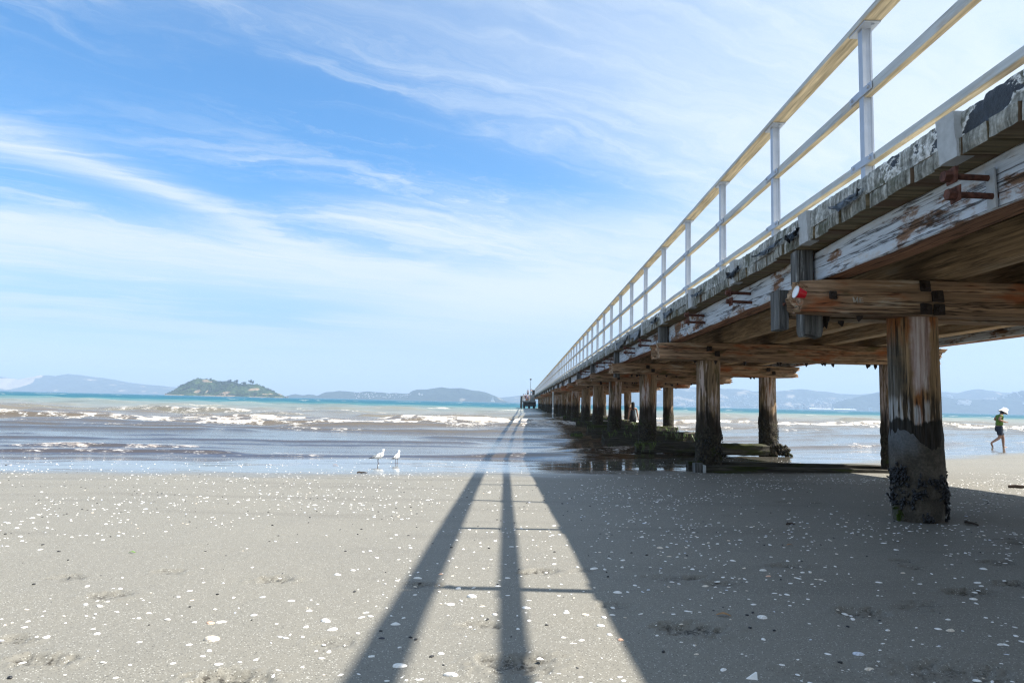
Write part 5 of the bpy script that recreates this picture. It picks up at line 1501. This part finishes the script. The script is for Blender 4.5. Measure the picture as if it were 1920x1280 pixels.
def crowd():
    light = flat_mat('light skin', (0.42, 0.24, 0.17), 0.55)
    blue = flat_mat('blue shirt', (0.02, 0.10, 0.25)); nav = flat_mat('navy shirt', (0.015, 0.03, 0.08)); pale = flat_mat('lilac shirt', (0.35, 0.36, 0.50)); aqua = flat_mat('aqua swimwear', (0.01, 0.25, 0.38)); red = flat_mat('dark red shirt', (0.18, 0.03, 0.04))
    X = lambda px: pdir(px, 745)[0] * 114.6
    swimmer(X(981.4), 114.5, 0.362, 'stand', blue, 'person in a bright blue top standing at the outer left end of the boat landing', SKIN_, 2.6, 1.10, (0.5, 0.38, 0.2))
    swimmer(X(984.8), 114.6, 0.362, 'stand', nav, 'bare legged person in a navy top, second from the left on the boat landing', light, 3.3, 1.12)
    swimmer(X(988.6), 114.4, 0.362, 'stand', pale, 'person in a lilac shirt standing mid way on the boat landing', light, 3.0, 1.08, (0.2, 0.2, 0.32))
    swimmer(X(986.7), 115.6, 0.362, 'stand', red, 'person in dark red behind the others on the boat landing', SKIN_, 2.2, 1.0)
    swimmer(X(992.2), 115.0, 0.362, 'stand', nav, 'dark dressed person nearest the grey block on the boat landing', light, 3.8, 1.06, (0.5, 0.2, 0.16))
    swimmer(X(989.8), 116.6, 1.05, 'stand', nav, 'tall bare chested person standing high on the landing left of the lamp post', light, 2.9, 1.25, (0.01, 0.02, 0.05), True)
    swimmer(1.42, 116.4, 1.384, 'stand', aqua, 'bare chested person in aqua shorts standing on the grey block at the pier end', light, 3.3, 0.98, (0.01, 0.25, 0.38), True)
    # crate the tall one stands on
    e = empty('crate', (X(989.8), 116.6, 0.362), 'dark wooden crate under the tall bare chested person', 'crate')
    wd = simple_mat('crate timber', (0.06, 0.05, 0.045), 0.8, 0.3, 5)
    bm = bmesh.new(); bm_box(bm, -.3, .3, -.3, .3, 0, .686, 0, .01); from_bm('crate_body', bm, wd, e)
    bm = bmesh.new()
    for z in (0.1, 0.35, 0.6): bm_box(bm, -.32, .32, -.322, -.303, z - .06, z + .06)
    from_bm('slat', bm, wd, e, smooth=False)
crowd()

def marker():
    y = 44.0; x = pdir(1036.5, 760)[0] * y
    e = empty('marker_pole', (x, y, SEA), 'slim pale grey marker pole rising from the water before the far piles', 'pole')
    bm = bmesh.new(); bm_tube(bm, [(0, 0, -1.2), (0, 0, 1.72)], 0.048, 10); from_bm('pole', bm, simple_mat('galvanised pipe', (0.42, 0.46, 0.48), 0.5, 0.15, 5, 0.4), e)
    wp = simple_mat('white band paint', (0.8, 0.8, 0.8), 0.6, 0.05, 5)
    for z in (0.40, 0.72):
        bm = bmesh.new(); bm_tube(bm, [(0, 0, z - .05), (0, 0, z + .05)], 0.055, 10); from_bm('white_band', bm, wp, e)
    bm = bmesh.new(); bm_tube(bm, [(0, 0, 1.72), (0, 0, 1.76)], [0.06, 0.03], 10); from_bm('pole_cap', bm, wp, e)
marker()

# ------------------------------------------------------------------ gulls
M_GW = flat_mat('white plumage', (0.80, 0.80, 0.79), 0.8, 0.05)
M_GG = flat_mat('pearl grey wing', (0.42, 0.44, 0.46), 0.8, 0.1)
M_GB = flat_mat('black wing tip', (0.015, 0.015, 0.017), 0.7)
M_GL = flat_mat('dark red gull leg', (0.06, 0.022, 0.018), 0.6)
def gull(px, py, rz, h, lab):
    x, y, z = hit(px, py); z = ground_z(x, y)
    e = empty('gull', (x, y, z - 0.002), lab, 'gull', None, rz)
    s = h / 0.30
    V = lambda *p: tuple(c * s for c in p)
    # body: rings along a spine from tail to breast, facing +X
    spine = [(-.135, .118, .006, .006), (-.10, .128, .026, .018), (-.06, .138, .042, .034), (-.01, .150, .054, .050), (.035, .168, .052, .055), (.065, .192, .042, .048), (.078, .220, .028, .032), (.082, .245, .023, .025), (.088, .262, .027, .027), (.096, .276, .028, .027), (.112, .278, .021, .020), (.122, .277, .010, .010)]
    bm = bmesh.new(); R = []; n = 16
    for i, (cx, cz, ry, rz_) in enumerate(spine):
        a = Vector((spine[max(i - 1, 0)][0], 0, spine[max(i - 1, 0)][1])); b = Vector((spine[min(i + 1, len(spine) - 1)][0], 0, spine[min(i + 1, len(spine) - 1)][1]))
        d = (b - a).normalized(); u = Vector((-d.z, 0, d.x))
        R.append([bm.verts.new((Vector((cx, 0, cz)) + Vector((0, 1, 0)) * ry * math.cos(2 * PI * k / n) + u * rz_ * math.sin(2 * PI * k / n)) * s) for k in range(n)])
    for r0, r1 in zip(R, R[1:]):
        for k in range(n): bm.faces.new((r0[k], r0[(k + 1) % n], r1[(k + 1) % n], r1[k]))
    bm.faces.new(R[0]); bm.faces.new(R[-1])
    body = from_bm('body', bm, M_GW, e, angle=0)
    for sd in (-1, 1):      # folded wing: a leaf-shaped shell along the flank
        bm = bmesh.new(); rows = []
        for i in range(9):
            f = i / 8; cx = .045 - .20 * f; cz = .176 - .052 * f; hw = .036 * math.sin(PI * min(1, f * 0.9 + 0.12)) ** 0.8
            rows.append([bm.verts.new(V(cx, sd * (.050 * (1 - 0.75 * f) + .008 - .010 * abs(g)), cz + hw * g)) for g in (-1, -.5, 0, .5, 1)])
        for r0, r1 in zip(rows, rows[1:]):
            for k in range(4): bm.faces.new((r0[k], r0[k + 1], r1[k + 1], r1[k]))
        bmesh.ops.solidify(bm, geom=bm.faces[:], thickness=0.006 * s)
        w = from_bm('wing', bm, M_GG, e, angle=0)
        bm = bmesh.new(); bm_tube(bm, [V(-.125, sd * .016, .128), V(-.165, sd * .010, .117), V(-.205, sd * .004, .108)], [.011 * s, .009 * s, .002 * s], 8); from_bm('wing_tip', bm, M_GB, w)
        bm = bmesh.new()
        bm_tube(bm, [V(-.005, sd * .024, .115), V(-.010, sd * .024, .055), V(-.002, sd * .024, .004)], [.006 * s, .0042 * s, .0042 * s], 8)
        for a in (-.5, 0, .5): bm_tube(bm, [V(-.002, sd * .024, .004), V(.034 * math.cos(a), sd * .024 + .034 * math.sin(a), .003)], [.004 * s, .002 * s], 6)
        web = [bm.verts.new(V(-.002, sd * .024, .003))] + [bm.verts.new(V(.030 * math.cos(a), sd * .024 + .030 * math.sin(a), .002)) for a in (-.5, 0, .5)]
        bm.faces.new((web[0], web[1], web[2])); bm.faces.new((web[0], web[2], web[3]))
        from_bm('leg', bm, M_GL, e, angle=60)
        bm = bmesh.new(); bm_blob(bm, V(.106, sd * .022, .281), (.0035 * s,) * 3, 1, 0); from_bm('eye', bm, M_GB, body)
    bm = bmesh.new(); bm_tube(bm, [V(.116, 0, .276), V(.135, 0, .272), V(.150, 0, .266)], [.008 * s, .006 * s, .001 * s], 8); from_bm('beak', bm, M_GL, e)
    bm = bmesh.new(); rows = []
    for f in (0, 1): rows.append([bm.verts.new(V(-.11 - .06 * f, g * (.018 + .010 * f), .124 - .014 * f)) for g in (-1, 0, 1)])
    for k in range(2): bm.faces.new((rows[0][k], rows[0][k + 1], rows[1][k + 1], rows[1][k]))
    bmesh.ops.solidify(bm, geom=bm.faces[:], thickness=.006 * s); from_bm('tail', bm, M_GW, e, angle=0)
gull(711.5, 867.5, 0.35, 0.218, 'larger white gull standing side on in the wet sand, head to the right')
gull(745.5, 866, 1.2, 0.195, 'smaller white gull seen from behind right of the larger gull')

# ------------------------------------------------------------------ shells
def shell_mat(name, c0, c1, ring=None):
    m, t, b = new_mat(name)
    p = t.objco()
    n = t.noise(p, 0.9, 4, 0.6)
    r = t.math('SINE', t.math('MULTIPLY', t.n.new('ShaderNodeTexCoord').outputs['Object'], 1))
    ln = t.n.new('ShaderNodeVectorMath'); ln.operation = 'LENGTH'; t.put(ln.inputs[0], t.mapping(p, loc=(0, 0.8, 0)))
    w = t.math('SINE', t.math('MULTIPLY', ln.outputs['Value'], 16.0))
    col = t.mix(t.rng(n, 0.35, 0.65), c0, c1)
    col = t.mix(t.math('MULTIPLY', t.rng(w, 0.2, 1.0), 0.25), col, ring or (0.45, 0.38, 0.30))
    t.put(b.inputs['Base Color'], col); b.inputs['Roughness'].default_value = 0.5
    t.put(b.inputs['Normal'], t.bump(w, 0.25, 0.05))
    return m
S_WHITE = shell_mat('white shell', (0.72, 0.70, 0.66), (0.86, 0.85, 0.83))
S_CREAM = shell_mat('cream shell', (0.60, 0.50, 0.38), (0.78, 0.72, 0.63), (0.4, 0.28, 0.18))
S_BLUE = shell_mat('bluish shell', (0.50, 0.54, 0.62), (0.72, 0.75, 0.80), (0.3, 0.3, 0.4))
S_ORNG = shell_mat('orange shell', (0.62, 0.33, 0.20), (0.75, 0.52, 0.38), (0.4, 0.18, 0.1))
S_DARK = shell_mat('dark mussel valve', (0.015, 0.017, 0.030), (0.05, 0.055, 0.08), (0.02, 0.02, 0.03))
def shell_mesh(kind, mat, seed):
    """valve of unit radius lying on the sand, domed, with beak at -Y"""
    rnd = random.Random(seed)
    bm = bmesh.new(); n = 20; rings = 6
    asp, hgt, beak = {'clam': (0.80, 0.42, 0.25), 'oval': (0.62, 0.30, 0.1), 'scallop': (0.95, 0.30, 0.45), 'long': (0.48, 0.34, 0.0)}[kind]
    outline = []
    for k in range(n):
        t = 2 * PI * k / n; r = 1 + 0.05 * math.sin(3 * t + seed) + rnd.uniform(-.02, .02)
        y = math.sin(t) * asp * r; x = math.cos(t) * r * (1 - beak * 0.6 * max(0, -math.sin(t)) ** 1.5)
        outline.append((x, y))
    R = []
    for i in range(rings + 1):
        f = 1 - i / (rings + 0.35)
        z = hgt * (1 - f ** 2.3) * (1 if i else 0)
        cy = -asp * 0.35 * (1 - f)
        rib = 0.015 if kind == 'scallop' else 0.004
        R.append([bm.verts.new((x * f, y * f + cy, z + rib * math.cos(k * PI) * f)) for k, (x, y) in enumerate(outline)])
    for r0, r1 in zip(R, R[1:]):
        for k in range(n): bm.faces.new((r0[k], r0[(k + 1) % n], r1[(k + 1) % n], r1[k]))
    bm.faces.new(R[-1])
    low = [bm.verts.new((v.co.x * 0.97, v.co.y * 0.97, -0.14)) for v in R[0]]
    for k in range(n): bm.faces.new((low[k], low[(k + 1) % n], R[0][(k + 1) % n], R[0][k]))
    bm.faces.new(low)
    bmesh.ops.recalc_face_normals(bm, faces=bm.faces)
    me = bpy.data.meshes.new('shell'); bm.to_mesh(me); bm.free(); finish(me, True, 0); me.materials.append(mat)
    return me
KINDS = [('clam', S_WHITE), ('oval', S_WHITE), ('clam', S_WHITE), ('scallop', S_WHITE), ('oval', S_CREAM), ('long', S_WHITE), ('clam', S_CREAM), ('oval', S_BLUE), ('clam', S_WHITE), ('oval', S_WHITE), ('clam', S_ORNG), ('long', S_DARK)]
KW = [5, 5, 4, 2, 1.0, 2.2, 0.8, 1.3, 4, 4, 0.15, 0.22]
SM = [shell_mesh(k, m, i) for i, (k, m) in enumerate(KINDS)]
def shell_low(bm, x, y, z, r, a, asp, hgt, mi, tilt):
    n = 7; ca, sa = math.cos(a), math.sin(a)
    def P(u, v, w): return (x + u * ca - v * sa, y + u * sa + v * ca, z + w + tilt * u)
    r0 = [bm.verts.new(P(r * math.cos(2 * PI * k / n), r * asp * math.sin(2 * PI * k / n), -r * 0.1)) for k in range(n)]
    r1 = [bm.verts.new(P(r * .72 * math.cos(2 * PI * k / n), r * .72 * asp * math.sin(2 * PI * k / n) - r * .1, r * hgt * 0.8)) for k in range(n)]
    for k in range(n):
        f = bm.faces.new((r0[k], r0[(k + 1) % n], r1[(k + 1) % n], r1[k])); f.material_index = mi; f.smooth = True
    f = bm.faces.new(r1); f.material_index = mi; f.smooth = True
SPECIAL = [  # px, py, radius, kind, turn, tilt, label
    (1602, 1231, .0185, 4, 0.2, .1, 'large cream shell in the pier shadow at the bottom right of the beach'),
    (1583, 1204, .020, 7, 0.1, .1, 'bluish shell behind the large cream shell in the pier shadow'),
    (1157, 1183, .012, 10, 0.5, .2, 'small orange brown shell at the shadow edge of the pier deck'),
    (724, 1181, .012, 11, 0.1, .1, 'dark blue mussel valve in the shadow of the top rail'),
    (412, 1186, .025, 6, 0.1, .25, 'big pink white shell on the sunlit sand left of the rail shadow'),
    (887, 1106, .020, 0, 0.1, .1, 'white shell just below the shadow of the nearest rail post'),
    (850, 1246, .021, 5, 0.1, .1, 'long white shell, lowest large one in the bright strip between the rail shadows'),
    (757, 1231, .022, 1, 0.25, .2, 'large white shell inside the top rail shadow near the bottom'),
    (369, 1267, .014, 8, 0.2, .1, 'round white shell at the bottom edge left of the rail shadow'),
    (1008, 1261, .013, 0, 0.3, .1, 'white shell on the edge of the middle rail shadow at the bottom'),
    (1413, 1142, .020, 0, 0.1, .1, 'large white shell right of the dark footprint in the pier shadow'),
    (1231, 1020, .020, 6, 0.1, .1, 'large shell with a dark hollow under it in the pier shadow'),
    (1417, 1059, .020, 5, 0.2, .1, 'wide white shell in the middle of the pier shadow'),
    (788, 1075, .021, 5, 0.0, .1, 'long white shell within the top rail shadow mid way up the beach'),
    (640, 1069, .017, 1, 0.0, .1, 'flat white shell left of the top rail shadow mid way up the beach'),
    (1121, 1158, .015, 1, 0.1, .1, 'white shell in the bright strip right of the middle rail shadow'),
]
def shells():
    rnd = random.Random(21)
    cand = []
    Pz = lambda x, y: ground_z(x, y)
    sp = [(*hit(px, py), r) for px, py, r, *_ in SPECIAL]
    tries = 0
    while len(cand) < 5200 and tries < 90000:
        tries += 1
        y = 1.05 + 8.6 * (rnd.random() ** 0.62)
        x = rnd.uniform(-0.86, 0.86) * (y + 0.2)
        d = float(fbm(x * 1.1, y * 0.9, 3, 33))
        dens = max(0.10, min(1, (d - 0.36) * 4.2))
        dens *= (0.52 if x < 0.6 else 0.80) - 0.12 * sstep(3, 6, y) * (x < 1.0) + 0.35 * sstep(4, 5.5, y) * (x > 1.0)
        if y > 7.6: dens *= 1.0
        if y > 8.6: dens *= 0.3
        if rnd.random() > dens: continue
        if any((x - s[0]) ** 2 + (y - s[1]) ** 2 < 0.0022 for s in sp): continue
        if (x - 2.84) ** 2 + (y - 4.965) ** 2 < 0.05: continue
        u = rnd.random()
        r = 0.0040 + 0.0068 * u ** 1.7 + (0.010 * rnd.random() if rnd.random() < 0.10 else 0)
        vis = r / y if abs(x / y) < 0.75 and y > 1.45 else 0
        cand.append((vis, x, y, r))
    # shells washed along the wet strip and out to the right
    for _ in range(380):
        x = rnd.uniform(-9, 16); ysh = float(yshore(x)); y = ysh - abs(rnd.gauss(1.9, 1.2)) - 0.25
        if y < 7.5: continue
        cand.append((0, x, y, rnd.uniform(0.004, 0.011)))
    cand.sort(reverse=True)
    nI = 284
    groups = {'sun': ('white seashells lying on the sunlit sand', 'small pale seashell lying on the open sunlit sand'),
              'shade': ('white seashells lying in the shadow of the pier', 'small pale seashell lying on the sand in the shadow of the pier deck'),
              'strip': ('white seashells between the rail shadows', 'small pale seashell lying on the sand among the shadows of the railing')}
    cs = 0.8
    for i, (vis, x, y, r) in enumerate(cand[:nI]):
        z = Pz(x, y)
        o = bpy.data.objects.new('seashell', rnd.choices(SM, KW)[0]); COL.objects.link(o)
        o.location = (x, y, z + r * 0.02); o.scale = (r * 1.08, r * 0.92, r * rnd.uniform(0.6, 0.95))
        o.rotation_euler = (rnd.gauss(0, .10), rnd.gauss(0, .10), rnd.gauss(0, 0.9) + (PI if rnd.random() < .3 else 0))
        e0 = 1.94 - cs * (1.25 - z); t0 = 1.98 - cs * (2.36 - z)
        g = 'shade' if x > e0 else ('strip' if x > t0 else 'sun')
        tag(o, groups[g][1], 'seashell', groups[g][0])
    for (px, py, r, k, a, tl, lab) in SPECIAL:
        x, y, _ = hit(px, py)
        o = bpy.data.objects.new('seashell', SM[k]); COL.objects.link(o)
        o.location = (x, y, Pz(x, y) + r * 0.04); r *= 0.86; o.scale = (r, r, r * 1.2); o.rotation_euler = (tl + 0.12, 0.08, a)
        tag(o, lab, 'seashell')
    bm = bmesh.new()
    for (vis, x, y, r) in cand[nI:]:
        mi = rnd.choices((0, 1, 2, 3), (10, 1.3, 1.2, 0.5))[0]
        shell_low(bm, x, y, Pz(x, y) + r * 0.05, r, rnd.gauss(0, 0.8), rnd.uniform(0.45, 0.8), rnd.uniform(0.20, 0.36), mi, rnd.gauss(0, .10))
    bmesh.ops.recalc_face_normals(bm, faces=bm.faces)
    me = bpy.data.meshes.new('shell_litter'); bm.to_mesh(me); bm.free()
    o = link('shell_litter', me, [S_WHITE, S_CREAM, S_BLUE, M_MUSS])
    tag(o, 'countless tiny white shells and shell chips strewn over the sand', 'shell litter', kind='stuff')
    # a few specials that are not shells
    bm = bmesh.new()
    x, y, _ = hit(1390, 1249); z = Pz(x, y)
    pts = [(-.017, 0, -.002), (.013, -.006, -.002), (.014, .002, .017), (.0, .005, .006)]
    A = [bm.verts.new((x + a, y + b, z + c)) for a, b, c in pts]; B = [bm.verts.new((x + a * .9, y + b + .006, z + c * .95)) for a, b, c in pts]
    bm.faces.new(A); bm.faces.new(B[::-1])
    for k in range(4): bm.faces.new((A[k], A[(k + 1) % 4], B[(k + 1) % 4], B[k]))
    tag(from_bm('seashell', bm, S_WHITE, None, smooth=False), 'broken three cornered white shell standing up in the pier shadow', 'seashell')
shells()

def debris():
    rnd = random.Random(9)
    m_st = simple_mat('bleached driftwood', (0.055, 0.038, 0.028), 0.85, 0.4, 40)
    for px0, py0, px1, py1, r, lab in ((1867, 909.5, 1935, 912, .016, 'long thin dark driftwood stick on the sunlit sand far right'), (672, 884.5, 692, 885, .009, 'short dark stick near the wet sand left of the rail shadows'),
            (1462, 977, 1476, 976, .006, 'short dark twig in the pier shadow left of the nearest pile'), (1786, 968, 1806, 975, .008, 'crooked twig right of the foot of the nearest pile')):
        x0, y0, _ = hit(px0, py0); x1, y1, _ = hit(px1, py1)
        pts = []
        for k in range(6):
            f = k / 5; x = x0 + (x1 - x0) * f; y = y0 + (y1 - y0) * f
            pts.append((x, y + .012 * math.sin(f * 5), ground_z(x, y) + r * 0.8 + .006 * math.sin(f * 7) ** 2))
        bm = bmesh.new(); bm_tube(bm, pts, [r, r * 1.1, r, r * .95, r * .85, r * .6], 7)
        tag(from_bm('driftwood_stick', bm, m_st), lab, 'stick')
    def leaf(px, py, s, col, name, lab, a):
        x, y, _ = hit(px, py); z = ground_z(x, y)
        bm = bmesh.new(); L = []; Rr = []; M = []
        for k in range(7):
            f = k / 6; w = s * .32 * math.sin(PI * f) ** .8; u = (f - .5) * 2 * s
            c, sn = math.cos(a), math.sin(a); h = s * .25 * math.sin(PI * f) + .004
            for lst, v, dz in ((L, -w, .18 * w), (M, 0, 0), (Rr, w, .25 * w)): lst.append(bm.verts.new((x + u * c - v * sn, y + u * sn + v * c, z + h + dz)))
        for k in range(6):
            bm.faces.new((L[k], L[k + 1], M[k + 1], M[k])); bm.faces.new((M[k], M[k + 1], Rr[k + 1], Rr[k]))
        bmesh.ops.remove_doubles(bm, verts=bm.verts, dist=1e-5)
        bmesh.ops.solidify(bm, geom=bm.faces[:], thickness=.0015)
        tag(from_bm(name, bm, simple_mat(name + ' ' + lab[:8], col, .6, .3, 60)), lab, 'leaf')
    leaf(631, 871, .035, (.42, .20, .08), 'dry_leaf', 'curled orange brown leaf lying on the wet sand left of the gulls', 0.2)
    leaf(1343, 1140, .024, (.30, .16, .06), 'dry_leaf', 'small brown leaf above the dark footprint in the pier shadow', -0.2)
    leaf(258, 1031, .016, (.10, .22, .02), 'weed_scrap', 'small bright green scrap of weed on the sunlit sand', 0.1)
    leaf(1466, 1014, .018, (.30, .15, .05), 'dry_leaf', 'tiny tan leaf in the upper part of the pier shadow', 0.1)
    # green weed growing on a sunken stump left of the piles
    x, y = pdir(1081, 815)[0] * 22.0, 22.0
    e = empty('sunken_stump', (x, y, SEA - 0.15), 'weedy stump just awash left of the pier piles', 'stump')
    bm = bmesh.new(); bm_blob(bm, (0, 0, .14), (.20, .16, .16), 3, .5); from_bm('stump', bm, W_SILL, e, angle=0)
    weed(e, -.2, .2, -.16, .12, .24, 90, 8)
    # pebbles and dark chips
    bm = bmesh.new()
    for _ in range(420):
        y = 1.4 + 6.5 * rnd.random() ** .7; x = rnd.uniform(-.8, .8) * y; s = rnd.uniform(.002, .006)
        bm_blob(bm, (x, y, ground_z(x, y) + s * .3), (s * 1.5, s, s * .7), 1, .3, Matrix.Rotation(rnd.uniform(0, 6), 3, 'Z'), seed=rnd.random() * 9)
    tag(from_bm('dark_chips', bm, M_MUSS, None, angle=0), 'tiny dark chips of shell and bark strewn over the sand', 'chips', kind='stuff')
debris()
